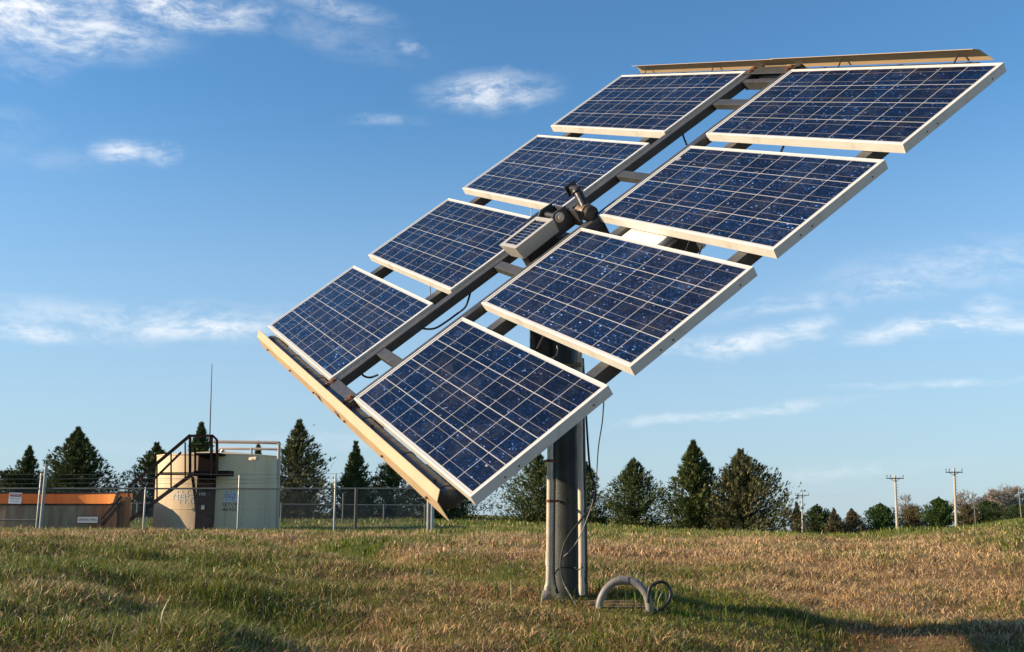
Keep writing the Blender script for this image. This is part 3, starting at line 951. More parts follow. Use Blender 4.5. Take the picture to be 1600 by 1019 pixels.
rack_cable([(-0.204, -0.663, -0.072), (-0.196, -0.71, -0.11), (-0.203, -0.752, -0.14), (-0.246, -0.808, -0.16), (-0.26, -0.875, -0.165), (-0.222, -0.957, -0.14), (-0.209, -1.012, -0.1), (-0.238, -1.035, -0.072)], 0.0058)
rack_cable([(-0.219, -1.445, -0.07), (-0.199, -1.446, -0.1), (-0.147, -1.429, -0.11), (-0.042, -1.402, -0.08)], 0.0058)
rack_cable([(-0.2, 1.012, -0.06), (-0.17, 0.982, -0.09), (-0.069, 0.918, -0.1)], 0.0058)
rack_cable([(-0.109, 1.587, -0.06), (-0.096, 1.577, -0.09), (-0.026, 1.532, -0.1)], 0.0058)
rack_cable([(-0.62, -0.75, -0.06), (-0.56, -0.84, -0.13), (-0.62, -0.92, -0.06)], 0.004, M_wire)
rack_cable([(-0.66, 0.08, -0.06), (-0.62, 0.0, -0.12), (-0.66, -0.08, -0.06)], 0.0035, M_pvc)
rack_cable([(0.80, -0.72, -0.06), (0.74, -0.85, -0.16), (0.78, -0.95, -0.08)], 0.007)
rack_cable([(0.80, 0.92, -0.06), (0.76, 0.83, -0.14), (0.80, 0.74, -0.06)], 0.006)
rack_cable([(0.98, 0.08, -0.06), (0.95, 0.0, -0.14), (1.02, -0.10, -0.06)], 0.0045)
rack_cable([(1.10, 0.06, -0.06), (1.08, 0.0, -0.12), (1.14, -0.10, -0.06)], 0.0035)
cable('thin_wire', [at(870, 540, 5.68), at(871, 548, 5.68), at(868, 556, 5.68), at(860, 560, 5.7)], 0.003, M_pvc, tracker)

# ---- loose things at the foot of the pole
hoop_pts = [at(936, 956, 5.50), at(937.5, 940, 5.50), at(946, 922, 5.5), at(960, 910, 5.5), at(976, 907, 5.5), at(993, 911, 5.49), at(1006, 923, 5.48), at(1013, 940, 5.47), at(1015, 962, 5.46)]
hp = MB().tube(spline(hoop_pts, 6), 0.0205, 14).build('conduit_hoop', M_pvc_grey)
tag(hp, 'grey plastic pipe bent in an arch out of the grass', 'pipe')
cl = MB().tube([at(966, 907.3, 5.5), at(972, 906.6, 5.5), at(981, 907.2, 5.498)], 0.0245, 14).build('pipe_collar', M_pvc_grey, hp)
lp = MB().tube(spline([at(1012, 942, 5.44), at(1015, 920, 5.44), at(1025, 911, 5.44), at(1038, 910, 5.44), at(1047, 921, 5.44), at(1046, 937, 5.43), at(1035, 950, 5.42), at(1020, 959, 5.40), at(1010, 962, 5.40)], 7), 0.0085, 10).build('cable_loop', M_black)
tag(lp, 'black cable looped upright beside the grey pipe arch', 'cable')
bd = MB()
for k, yy in enumerate((5.52, 5.595, 5.67)):
    bd.box((0.40 - 0.01 * k, yy, -0.12), (0.735 - 0.02 * k, yy + 0.068, -0.062 + 0.009 * k), bev=0.003)
bdo = bd.build('timber_board', paint('weathered_red_board', (0.26, 0.15, 0.09), 0.8, 0, 0.35, 12, dirt=(0.42, 0.33, 0.22), dirt_amt=0.7, dscale=9, bump=0.3))
tag(bdo, 'weathered reddish boards lying in the grass behind the pipe arch', 'board')

# ------------------------------------------------------------------ the tank compound
M_tank, t, b_, out = newmat('cream_tank_paint')
tcn = t.node('ShaderNodeTexCoord')
mpn = t.node('ShaderNodeMapping'); t.l.new(tcn.outputs['Object'], mpn.inputs[0]); mpn.inputs['Scale'].default_value = (1.6, 1.6, 0.12)
runs = t.noise(mpn.outputs[0], 2.2, 6.0, 0.65)
blot = t.noise(tcn.outputs['Object'], 0.7, 5.0, 0.6)
c_ = t.ramp(blot, [(0.3, (0.72, 0.535, 0.325)), (0.7, (0.80, 0.61, 0.385))])
c_ = t.mix(t.math('MULTIPLY', t.range(runs, 0.50, 0.78), 0.55), c_, (0.42, 0.27, 0.15))
t.l.new(c_, b_.inputs['Base Color'])
b_.inputs['Roughness'].default_value = 0.6
M_brown = paint('dark_brown_steel', (0.018, 0.010, 0.007), 0.7, 0, 0.3, 3, spec=0.15, dirt=(0.05, 0.02, 0.01), dirt_amt=0.4, dscale=2)
M_galv = paint('galvanised_steel', (0.33, 0.335, 0.325), 0.5, 0.3, 0.12, 4)
M_galv_d = paint('weathered_galvanised_steel', (0.12, 0.12, 0.12), 0.6, 0.2, 0.15, 4)
M_pink = paint('pinkish_pipe_paint', (0.52, 0.40, 0.31), 0.6, 0, 0.1, 2)

TD = 45.0
tc0 = at(340, 790, TD)
TR = 92 / F * TD
tank_z0, tank_z1 = gz(tc0.x, TD) - 0.3, at(340, 708.5, TD - TR).z
tank = empty('storage_tank', (tc0.x, TD, tank_z0 + 0.3), 'round cream steel tank behind the fence with dark stairs', 'storage tank')


def lathe(b, c, prof, n=72, mi=0):
    k = len(b.v)
    for (r, z) in prof:
        for j in range(n):
            a = 2 * math.pi * j / n
            b.v.append((c[0] + r * math.cos(a), c[1] + r * math.sin(a), z))
    for i in range(len(prof) - 1):
        for j in range(n):
            p, q_ = k + i * n + j, k + i * n + (j + 1) % n
            b.f.append((p, q_, q_ + n, p + n)); b.mi.append(mi); b.smooth.append(abs(prof[i][0] - prof[i + 1][0]) < 0.02)
    return b


b = lathe(MB(), (tc0.x, TD), [(TR, tank_z0), (TR, tank_z1 - 0.05), (TR + 0.03, tank_z1 - 0.05), (TR + 0.03, tank_z1), (TR - 0.05, tank_z1 + 0.01), (0.3, tank_z1 + 0.22), (0.01, tank_z1 + 0.22)])
b.build('shell', M_tank, tank)
for zz_ in (0.36, 0.70):
    zs = tank_z0 + (tank_z1 - tank_z0) * zz_
    lathe(MB(), (tc0.x, TD), [(TR, zs - 0.03), (TR + 0.012, zs - 0.02), (TR + 0.012, zs + 0.02), (TR, zs + 0.03)]).build('weld_seam', M_tank, tank)
for k_ in range(5):
    a_ = -2.6 + 1.15 * k_ + 0.28
    MB().bar((tc0.x + (TR + 0.004) * math.sin(a_), TD - (TR + 0.004) * math.cos(a_), tank_z0 + 0.1), (tc0.x + (TR + 0.004) * math.sin(a_), TD - (TR + 0.004) * math.cos(a_), tank_z1 - 0.06), 0.03).build('weld_seam', M_tank, tank)
TF = TD - TR                      # distance of the tank's nearest side


def tat(px, py, D=None):
    return at(px, py, D if D is not None else TF - 0.55)


# gauge chute on the front
ch = MB()
xa, xb = at(309, 790, TF).x, at(335, 790, TF).x
ch.box((xa, TF - 0.30, tank_z0), (xb, TF + 0.35, at(320, 711, TF).z), bev=0.02)
ch.build('gauge_chute', M_brown, tank)
dc = MB()
dc.box((at(318, 790, TF).x, TF - 0.310, at(0, 796, TF).z), (at(323, 790, TF).x, TF - 0.302, at(0, 789, TF).z))
dc.build('decal', paint('white_decal', (0.62, 0.6, 0.58), 0.6, 0, 0.1, 9, dirt=(0.5, 0.1, 0.08), dirt_amt=0.6, dscale=4), tank)
# landing, stair, rails
ld = MB()
fd = TF - 0.75
ld.box((at(299, 790, fd).x, fd, at(0, 744, fd).z), (at(357, 790, fd).x, fd + 0.6, at(0, 735.5, fd).z), bev=0.02)
ld.build('landing', M_brown, tank)
up = MB().box((at(298, 790, fd).x, fd + 0.1, at(0, 711, fd).z), (at(339, 790, fd).x, fd + 1.2, at(0, 707.5, fd).z), bev=0.02)
up.build('upper_platform', M_brown, tank)
rl = MB()
for (a_, c_, w) in (((297, 681), (297, 745), .09), ((305, 700), (305, 738), .07), ((330.5, 681), (330.5, 744), .10), ((339, 688), (339, 742), .09), ((296, 681), (333, 681), .10), ((332.5, 681), (339.5, 688), .08), ((301, 745), (308, 802), .10), ((249, 739), (300, 739), .05), ((249, 741.5), (300, 741.5), .05), ((300, 696), (335, 697), .05)):
    rl.bar(tat(*a_, fd), tat(*c_, fd), w)
rl.build('railing', M_brown, tank)
sr = MB()
for dd, dy in ((0.0, 0.0), (0.55, -2.0)):
    sr.bar(at(197, 818 + dy, fd - 0.1 + dd), at(302, 741 + dy, fd - 0.1 + dd), 0.05, 0.11)
    sr.bar(at(200, 763 + dy, fd - 0.1 + dd), at(297, 681.5 + dy, fd - 0.1 + dd), 0.06, 0.09)
    sr.bar(at(205, 785 + dy, fd - 0.1 + dd), at(283, 708 + dy, fd - 0.1 + dd), 0.05)
    for k in range(5 if dd == 0 else 0):
        tt = 0.04 + 0.21 * k
        x, y1_, y2_ = 197 + 105 * tt, 818 - 77 * tt, 763 - 81.5 * tt
        sr.bar(at(x, y1_ + dy, fd - 0.1 + dd), at(x, y2_ + dy, fd - 0.1 + dd), 0.05)
for k in range(9):
    tt = (k + 0.5) / 9
    p, q_ = at(197 + 105 * tt, 818 - 77 * tt, fd - 0.06), at(197 + 105 * tt, 816 - 77 * tt, fd + 0.42)
    sr.bar(p, q_, 0.17, 0.03)
sr.build('stair', M_brown, tank)
# overflow pipes over the roof and down the right side
pp = MB()
pr = 0.055
pd = TD - 1.1
pp.tube(spline([at(334, 690.5, pd), at(380, 691, pd), at(432, 692, pd), at(435.5, 694, pd), at(435.8, 700, pd), at(434.6, 760, pd), at(433, 832, pd)], 4), 0.075, 10)
pp.tube([at(326, 711, pd), at(341, 709, pd), at(341.5, 703.5, pd), at(344, 701, pd), at(400, 701.5, pd), at(433, 702, pd)], pr, 10)
pp.build('overflow_pipe', M_pink, tank)
MB().cyl(at(391, 717.5, TF + 0.35), at(402, 716.5, TF - 0.15), 0.085, 14).build('vent_spout', M_pink, tank)
MB().tube([at(347, 711, TF + 1), at(347, 705, TF + 1), at(349, 703, TF + 1)], 0.10, 10).build('roof_vent', M_galv, tank)
MB().cyl(at(393, 712, TF + 1), at(393, 700, TF + 1), 0.05, 8).build('roof_vent', M_galv, tank)
ant = MB().tube([at(327.2, 690, fd + 0.15), at(328, 672, fd + 0.15), at(331.3, 568, fd + 0.15)], [0.035, 0.03, 0.014], 8).build('antenna', M_galv_d)
tag(ant, 'tall thin whip antenna rising from the tank railing', 'antenna')


# numbers and lettering on the tank, wrapped round the shell
def text_mesh(s, size):
    cu = bpy.data.curves.new('lettering', 'FONT')
    cu.body = s
    cu.size = size
    cu.align_x = 'CENTER'
    cu.align_y = 'CENTER'
    cu.extrude = 0.0
    ob = bpy.data.objects.new('lettering', cu)
    dg = bpy.context.evaluated_depsgraph_get()
    COL.objects.link(ob)
    dg.update()
    me_ = bpy.data.meshes.new_from_object(ob.evaluated_get(dg))
    bpy.data.objects.remove(ob)
    return me_


def wrap_text(name, s, size, px, py, mat, parent, proud=0.012, sx=1.0):
    me_ = text_mesh(s, size)
    d0 = at(px, py, TF)
    a0 = math.asin(max(-1, min(1, (d0.x - tc0.x) / TR)))
    for v in me_.vertices:
        a = a0 + v.co.x * sx / TR
        v.co = Vector((tc0.x + (TR + proud) * math.sin(a), TD - (TR + proud) * math.cos(a), d0.z + v.co.y))
    return link_mesh(name, me_, mat, parent)


def wrap_patch(name, px0, px1, py0, py1, mat, parent, proud=0.006):
    a0 = math.asin((at(px0, 790, TF).x - tc0.x) / TR); a1 = math.asin((at(px1, 790, TF).x - tc0.x) / TR)
    z0, z1 = at(px0, py1, TF).z, at(px0, py0, TF).z
    b = MB()
    vs = []
    n = 8
    for i in range(n + 1):
        a = a0 + (a1 - a0) * i / n
        for z in (z0, z1):
            vs.append((tc0.x + (TR + proud) * math.sin(a), TD - (TR + proud) * math.cos(a), z))
    b.add(vs, [(2 * i, 2 * i + 2, 2 * i + 3, 2 * i + 1) for i in range(n)])
    return b.build(name, mat, parent)


M_ink = paint('black_lettering', (0.02, 0.02, 0.025), 0.6, 0, 0.1, 5)
M_blueink = paint('slate_lettering', (0.10, 0.13, 0.20), 0.6, 0, 0.1, 5)
M_signw = paint('white_sign_paint', (0.66, 0.67, 0.70), 0.5, 0, 0.06, 3)
sg = wrap_patch('tank_sign', 347.5, 366.5, 767.5, 784.5, M_signw, tank)
for s_, y_ in (('O.T.C', 771), ('DRGD', 775.5), ('I.T.D', 780)):
    wrap_text('lettering', s_, 0.19, 357, y_, M_blueink, sg)
wrap_text('lettering', 'SETOP', 0.20, 356.5, 788.5, M_ink, tank, sx=1.15)
wrap_text('lettering', '46450', 0.22, 356, 796.3, M_ink, tank, sx=1.15)
M_wsten = paint('white_stencil', (0.74, 0.74, 0.74), 0.6, 0, 0.1, 2)
wrap_text('lettering', 'NO', 0.40, 277.5, 777, M_wsten, tank, sx=1.0)
for s_, y_ in (('O.T.C', 769.5), ('DRGD', 776.5), ('I.T.D', 783.5)):
    wrap_text('lettering', s_, 0.27, 291, y_, M_wsten, tank, sx=1.35)
wrap_text('lettering', '108', 0.17, 319, 772.5, M_signw, tank, proud=0.40)

# open round basin on the left
BD = 43.0
bx0 = at(64, 790, BD)
BR = 3.62
m_basin, t, b_, out = newmat('rusty_basin_wall')
tcn = t.node('ShaderNodeTexCoord')
sp = t.node('ShaderNodeSeparateXYZ'); t.l.new(tcn.outputs['Object'], sp.inputs[0])
mpn = t.node('ShaderNodeMapping'); t.l.new(tcn.outputs['Object'], mpn.inputs[0]); mpn.inputs['Scale'].default_value = (2.2, 2.2, 0.25)
streak = t.noise(mpn.outputs[0], 1.6, 6.0, 0.6)
wall = t.ramp(streak, [(0.3, (0.30, 0.13, 0.045)), (0.5, (0.42, 0.26, 0.14)), (0.72, (0.55, 0.42, 0.27))])
orange = t.ramp(streak, [(0.3, (0.65, 0.20, 0.02)), (0.7, (0.85, 0.32, 0.04))])
zz = t.math('ADD', sp.outputs[2], t.math('MULTIPLY', t.noise(mpn.outputs[0], 3.0, 4.0), 0.35))
bz1 = at(100, 769.5, BD + BR * 0.6).z
bz0 = at(100, 787.5, BD - BR).z
basin_obj_z = -0.55
inside = t.math('LESS_THAN', t.math('POWER', t.math('ADD', t.math('POWER', sp.outputs[0], 2.0), t.math('POWER', sp.outputs[1], 2.0)), 0.5), BR - 0.02)
band = t.math('MAXIMUM', inside, t.math('MULTIPLY', t.range(zz, bz1 - basin_obj_z - 0.2, bz1 - basin_obj_z - 0.1), 0.6))
t.l.new(t.mix(band, wall, orange), b_.inputs['Base Color'])
b_.inputs['Roughness'].default_value = 0.8
MBAS = Matrix.Translation((bx0.x, BD, basin_obj_z))


def rim_z(a):
    """low towards the viewer, high round the back; a = angle from the viewer's side"""
    k = min(1, max(0, (abs(a) - math.radians(74)) / math.radians(5)))
    k = k * k * (3 - 2 * k)
    return (bz0 + (bz1 - bz0) * k) - basin_obj_z


bas, rim = MB(), MB()
NS = 144
for lst, mb_, prof_f in ((0, bas, lambda z: [(BR, -0.6), (BR, z), (BR - 0.06, z), (BR - 0.06, 0.1), (0.01, 0.1)]),
                         (1, rim, lambda z: [(BR + 0.002, z - 0.05), (BR + 0.05, z - 0.05), (BR + 0.05, z + 0.012), (BR - 0.08, z + 0.012), (BR - 0.08, z - 0.05), (BR - 0.063, z - 0.05)])):
    cnt = len(prof_f(0))
    k0 = len(mb_.v)
    for j in range(NS):
        a = 2 * math.pi * j / NS
        an = (a + math.pi) % (2 * math.pi) - math.pi
        for (rr0, z) in prof_f(rim_z(an)):
            mb_.v.append((rr0 * math.sin(a), -rr0 * math.cos(a), z))
    for j in range(NS):
        for i in range(cnt - 1):
            p, q_ = k0 + j * cnt + i, k0 + ((j + 1) % NS) * cnt + i
            mb_.f.append((p, q_, q_ + 1, p + 1)); mb_.mi.append(0); mb_.smooth.append(False)
bo = bas.build('round_basin', m_basin, None, MBAS)
tag(bo, 'low round open basin with rusty grey wall and bright orange inside', 'basin')
rim.build('rim', M_brown, bo, MBAS)
# small stile stairs at its right end
se = empty('basin_steps', at(172, 826, BD - 2.6), 'small dark steel steps and handrails against the orange basin', 'steps')
b = MB()
for dd in (0.0, 0.6):
    D_ = BD - 2.9 + dd
    b.bar(at(158, 812, D_), at(190, 776, D_), 0.05, 0.09)
    b.bar(at(160, 820, D_), at(190, 785, D_), 0.05, 0.12)
    b.bar(at(184, 780, D_), at(184, 830, D_), 0.07)
for k in range(6):
    tt = (k + .5) / 6
    b.bar(at(160 + 30 * tt, 820 - 35 * tt, BD - 2.9), at(160 + 30 * tt, 820 - 35 * tt, BD - 2.3), 0.2, 0.03)
b.build('stringers', M_brown, se)
b = MB().box((at(186, 790, BD - 2.2).x, BD - 2.25, -0.75), (at(196, 790, BD - 2.2).x, BD - 1.6, at(0, 776, BD - 2.2).z), bev=0.02)
b.build('end_post', paint('rust_orange_steel', (0.38, 0.15, 0.04), 0.75, 0, 0.3, 2, dirt=(0.2, 0.08, 0.03), dirt_amt=0.5, dscale=2), se)

# ---- chain link fence
FD = 38.0


def chain_mesh(b, x0, x1, y, zf, z1, pitch=0.085, r=0.0026):
    """diagonal wires in the plane y=const, between the ground and the top rail"""
    h = 1.75
    n = int((x1 - x0 + h) / pitch)
    for k in range(n):
        for sgn in (1, -1):
            xs = x0 - (h if sgn > 0 else 0) + k * pitch
            p, q_ = Vector((xs, y, z1 - h)), Vector((xs + sgn * h if sgn > 0 else xs - h, y, z1))
            if sgn > 0:
                p, q_ = Vector((xs, y, z1 - h)), Vector((xs + h, y, z1))
            else:
                p, q_ = Vector((xs + h, y, z1 - h)), Vector((xs, y, z1))
            # clip to x0..x1
            lo, hi = sorted((p.x, q_.x))
            if hi <= x0 or lo >= x1:
                continue
            def clipx(a, c, xx):
                s_ = (xx - a.x) / (c.x - a.x)
                return a + (c - a) * s_
            a, c = (p, q_) if p.x < q_.x else (q_, p)
            if a.x < x0: a = clipx(a, c, x0)
            if c.x > x1: c = clipx(a, c, x1)
            if (c - a).length > 0.05:
                b.bar(a, c, r * 2, r * 2, up=(0, 1, 0))


fence = empty('chain_link_fence', at(300, 828, FD), 'grey chain link fence with barbed wire in front of the cream tank', 'fence')
zt = at(300, 763.5, FD).z
fx0, fx1 = at(-70, 790, FD).x, at(672, 790, FD).x
MB().cyl((fx0, FD, zt), (fx1, FD, zt), 0.034, 10).build('top_rail', M_galv_d, fence)
MB().cyl((fx0, FD, at(0, 812, FD).z), (at(62, 790, FD).x, FD, at(0, 813, FD).z), 0.03, 8).build('bottom_rail', M_galv_d, fence)


def post(px, ytop, D, r, mat, parent, lean=0.0):
    p = at(px, 790, D)
    z0 = gz(p.x, D) - 0.15
    ztop = at(px, ytop, D).z
    b = MB().tube([(p.x, D, z0), (p.x + lean, D, ztop), (p.x + lean, D, ztop + 0.03)], [r, r, r * 0.4], 10)
    return b.build('post', mat, parent)


for (px, yt, r, m_, ln) in ((66, 726, 0.06, M_galv, 0.03), (59.5, 740, 0.035, M_galv, 0.03), (-40, 742, 0.045, M_galv, 0), (226, 762, 0.036, M_galv, 0), (373, 743, 0.036, M_galv, -0.02), (523, 741, 0.036, M_galv, 0), (556, 763, 0.06, M_steel, 0), (669.5, 774, 0.065, M_galv, 0), (675.5, 778, 0.075, M_galv, 0)):
    post(px, yt, FD + (0.0 if px not in (556,) else -0.1), r, m_, fence, ln)
b = MB()
chain_mesh(b, fx0, fx1, FD, None, zt)
b.build('chain_mesh', M_galv_d, fence)
for y_ in (741, 748, 755.5):
    b = MB()
    pts = [at(x_, y_ + 0.8 * math.sin(x_ * 0.021 + y_), FD) for x_ in range(-70, 531, 25)]
    b.tube(pts, 0.006, 5)
    for k in range(0, 120):
        x_ = -70 + k * 5
        p = at(x_, y_ + 0.8 * math.sin(x_ * 0.021 + y_), FD)
        b.bar(p + Vector((0, 0, -0.025)), p + Vector((0.01, 0, 0.025)), 0.006)
    b.build('barbed_wire', M_galv_d, fence)
# far side of the compound
bfence = empty('chain_link_fence', at(560, 825, 56.0), 'farther low chain link fence on the green slope right of the tank', 'fence')
zb = at(560, 787.5, 56.0).z
bx0_, bx1_ = at(180, 790, 56).x, at(668, 790, 56).x
MB().cyl((bx0_, 56, zb + 0.05), (bx1_, 56, zb - 0.08), 0.035, 8).build('top_rail', M_galv_d, bfence)
for (px, yt) in ((215, 786), (440, 786), (536, 771), (600, 788), (664, 789)):
    post(px, yt, 56.0, 0.05, M_galv_d, bfence)
b = MB()
chain_mesh(b, bx0_, bx1_, 56.02, None, zb - 0.08, pitch=0.11, r=0.003)
b.build('chain_mesh', M_galv_d, bfence)


def flat_sign(name, px0, px1, py0, py1, D, mat, label, lines, header=None, border=None, tilt=0.0):
    o = empty(name, at((px0 + px1) / 2, (py0 + py1) / 2, D), label, 'sign')
    A, B = at(px0, py1, D), at(px1, py0, D)
    R_ = Matrix.Translation(at((px0 + px1) / 2, (py0 + py1) / 2, D)) @ Matrix.Rotation(tilt, 4, 'Y')
    w, h = (B.x - A.x) / 2, (B.z - A.z) / 2
    bb = MB().box((-w, -0.004, -h), (w, 0.004, h)); bb.build('board', border or mat, o, R_)
    if border:
        MB().box((-w + 0.035, -0.008, -h + 0.035), (w - 0.035, -0.005, h - 0.035)).build('face', mat, o, R_)
    if header:
        MB().box((-w + 0.03, -0.011, h * 0.30), (w - 0.03, -0.0085, h - 0.03)).build('header', header[0], o, R_)
        me_ = text_mesh(header[1], h * 0.5)
        for v in me_.vertices: v.co = Vector((v.co.x * 0.9, -0.0135, v.co.y + h * 0.64))
        link_mesh('lettering', me_, M_signw, o, R_)
    for (s_, size, zz_) in lines:
        me_ = text_mesh(s_, size)
        for v in me_.vertices: v.co = Vector((v.co.x, -0.0125, v.co.y + zz_ * h))
        link_mesh('lettering', me_, M_ink, o, R_)
    return o


flat_sign('warning_sign', 13, 34.5, 770, 787, FD - 0.05, M_signw, 'small white warning sign with dark red header on the left fence', [('KEEP OUT', 0.085, -0.1), ('NO ENTRY', 0.07, -0.6)], header=(paint('dark_red_sign_paint', (0.22, 0.03, 0.045), 0.5, 0, 0.1, 4), 'DANGER'), tilt=0.03)
flat_sign('name_sign', 119, 155, 806, 818.5, FD - 0.05, paint('faded_sign_paint', (0.42, 0.43, 0.44), 0.6, 0, 0.1, 4), 'low white sign with black border at the foot of the basin', [('DISPOSAL WELL', 0.10, 0.0)], border=M_ink)

# ------------------------------------------------------------------ trees
M_cedar = leafmat('cedar_foliage', 0.12, 0.75, 0.15)
M_bark = paint('bark', (0.14, 0.10, 0.075), 0.9, 0, 0.3, 8)
M_twig = paint('bare_twigs', (0.27, 0.235, 0.20), 0.9, 0, 0.25, 3)


def cedar(px, pxl, pxr, ytop, ybase, D, label, kind='cone', col=(0.045, 0.068, 0.022), col2=(0.10, 0.095, 0.036), seed=0, dens=1.0, lean=0.0, loose=0.0, name='cedar_tree', group='trees behind the field', spray=0.26, cat='tree', full=0.95):
    """evergreen built from limbs that carry many small leafy sprays"""
    r = np.random.default_rng(seed)
    p = at(px, ybase, D)
    x0, y0 = p.x, D
    zb = min(p.z, gz(x0, y0) + 0.15)
    zb = min(p.z, gz(x0, y0))
    H = at(px, ytop, D).z - zb
    RL, RR = (px - pxl) / F * D, (pxr - px) / F * D
    Rm = max(RL, RR)
    nb = int((190 + 62 * H) * dens)
    ns = int(27 * dens ** 0.5) + 4
    # limbs
    tz = r.random(nb) ** 0.85
    zf = 0.01 + 0.975 * r.random(nb) ** (1.25 if kind != 'round' else 0.95)
    if kind == 'cone':
        prof = np.minimum(1, (1 - zf) ** full * 1.55) * np.clip(0.62 + zf * 3.2, 0, 1)
    elif kind == 'spire':
        prof = np.minimum(1, (1 - zf) ** 1.0 * 1.25) * np.clip(0.6 + zf * 3, 0, 1)
    else:
        prof = np.sqrt(np.clip(1 - ((zf - 0.38) / 0.64) ** 2, 0.02, 1))
    phi = r.random(nb) * 2 * np.pi
    lobes = 1 + 0.24 * np.sin(phi * 3 + zf * 9 + seed) + 0.18 * np.sin(phi * 5 - zf * 17 + seed * 2) + r.normal(0, 0.20, nb)
    side = np.where(np.cos(phi) < 0, RL, RR)
    L = prof * lobes * (side * np.abs(np.cos(phi)) + Rm * 0.9 * (1 - np.abs(np.cos(phi))))
    L = np.maximum(L, 0.12) * np.where(zf < 0.12, 0.9, 1.0) * np.where(np.sin(phi * 2 + zf * 23 + seed * 1.7) < -0.75, 0.6, 1.0)
    rise = (0.35 + 0.55 * zf + r.normal(0, 0.12, nb)) * (1 + loose)
    # sprays along the limbs
    t_ = 1 - r.random((nb, ns)) ** 1.7 * 0.92
    jit = 0.075 * L[:, None]
    rad = L[:, None] * t_
    sx = x0 + np.cos(phi)[:, None] * rad + r.normal(0, 1, (nb, ns)) * jit * 0.8
    sy = y0 + np.sin(phi)[:, None] * rad + r.normal(0, 1, (nb, ns)) * jit * 0.8
    sz = zb + (zf * H)[:, None] + rise[:, None] * rad * (0.35 + 0.5 * t_) - 0.35 * L[:, None] + r.normal(0, 1, (nb, ns)) * (jit * 0.5 + 0.04)
    sz = np.maximum(sz, zb + 0.04)
    zr = (sz - zb) / H
    if kind == 'round':
        env = np.sqrt(np.clip(1 - ((zr - 0.40) / 0.62) ** 2, 0.0, 1))
    else:
        q_ = np.clip(0.955 - zr, 0, 1) / 0.955
        env = np.minimum(np.minimum(1, q_ ** (full if kind == 'cone' else 1.2) * 1.42), q_ * (1.9 if full > 0.62 else 4.0) + 0.015)
    rr_ = np.hypot(sx - x0, (sy - y0)) / np.where(sx < x0, RL * 0.5 + Rm * 0.5 * np.abs(np.sin(phi))[:, None] + RL * 0.5 * np.abs(np.cos(phi))[:, None], RR * 0.5 + Rm * 0.5 * np.abs(np.sin(phi))[:, None] + RR * 0.5 * np.abs(np.cos(phi))[:, None])
    ok = (rr_ < env * (0.88 + 0.45 * r.random((nb, 1)) ** 2 + 0.18 * np.sin(phi * 3 + zf * 9 + seed)[:, None]) + 0.05) & (zr < 1.0)
    sx = sx + lean * (sz - zb)
    # leader
    nl = 46
    lz = zb + H * (0.78 + 0.22 * r.random(nl)); lx = x0 + lean * (lz - zb) + r.normal(0, 0.035, nl) * H * 0.5; ly = y0 + r.normal(0, 0.03, nl)
    lx = x0 + (lx - x0 - lean * (lz - zb)) * np.clip((zb + H - lz) / (0.2 * H), 0.1, 1) + lean * (lz - zb)
    ok = np.concatenate([ok.ravel(), np.ones(nl, bool)])
    P = np.concatenate([np.stack([sx, sy, sz], -1).reshape(-1, 3), np.stack([lx, ly, lz], -1)])[ok]
    dphi = np.concatenate([np.repeat(phi, ns), r.random(nl) * 6.28])[ok]
    up = np.concatenate([np.repeat(0.55 + 0.6 * zf + loose * 0.8, ns), np.full(nl, 2.5)])[ok]
    lim_v = r.random(nb)
    lv = np.concatenate([np.repeat(lim_v, ns), r.random(nl)])[ok]
    n = len(P)
    up = up + r.normal(0, 0.35, n)
    dphi = dphi + r.normal(0, 0.6, n)
    d = np.stack([np.cos(dphi), np.sin(dphi), up], -1); d /= np.linalg.norm(d, axis=1, keepdims=True)
    ref = r.normal(0, 1, (n, 3)); s = np.cross(d, ref); s /= np.linalg.norm(s, axis=1, keepdims=True) + 1e-9
    sc = spray * (0.55 + 0.8 * r.random(n))[:, None] * np.clip(H / 6, 0.6, 1.1)
    wd = sc * 0.17
    # a spray: two leaflets that taper to points, forked
    f1 = d + 0.35 * s; f2 = d - 0.35 * s
    Q = np.stack([P - d * sc * 0.4 - s * wd * 0.35, P - d * sc * 0.4 + s * wd * 0.35, P + s * wd, P + f1 * sc * 0.62, P + d * sc * 0.1, P + f2 * sc * 0.55, P - s * wd], 1)
    V_arr = Q.reshape(-1, 3)
    base = np.arange(n)[:, None] * 7
    Lp = np.concatenate([base + np.array([[0, 1, 2, 4]]), base + np.array([[0, 4, 6]]), base + np.array([[4, 2, 3]]), base + np.array([[6, 4, 5]])], 1).reshape(-1)
    Sz = np.tile([4, 3, 3, 3], n)
    k = np.clip(lv * 0.6 + r.random(n) * 0.4 - 0.1, 0, 1)[:, None] ** 1.6
    C = (np.array(col) * (1 - k) + np.array(col2) * k) * (0.85 + 1.1 * r.random((n, 1)))
    root = empty(name, (x0, y0, zb), label, cat, group)
    mesh = np_mesh('crown', V_arr, Lp, Sz, np.repeat(C, 7, 0))
    link_mesh('crown', mesh, M_cedar, root)
    b = MB()
    b.tube([(x0, y0, zb - 0.3), (x0 + lean * H * 0.3, y0, zb + H * 0.3), (x0 + lean * H * 0.92, y0, zb + H * 0.92)], [0.028 * H, 0.018 * H, 0.004 * H], 7)
    for i in r.choice(nb, min(nb, 46), replace=False):
        z = zb + zf[i] * H * 0.8
        q0 = Vector((x0 + lean * (z - zb), y0, max(zb + 0.1, z - 0.3 * L[i])))
        q1 = Vector((x0 + lean * (z - zb) + math.cos(phi[i]) * L[i] * 0.75, y0 + math.sin(phi[i]) * L[i] * 0.75, max(zb + 0.1, zb + zf[i] * H + rise[i] * L[i] * 0.45 - 0.35 * L[i])))
        b.tube([q0, q1], [0.006 * H * 0.9, 0.002 * H], 4, cap=False)
    b.build('trunk', M_bark, root)
    return root


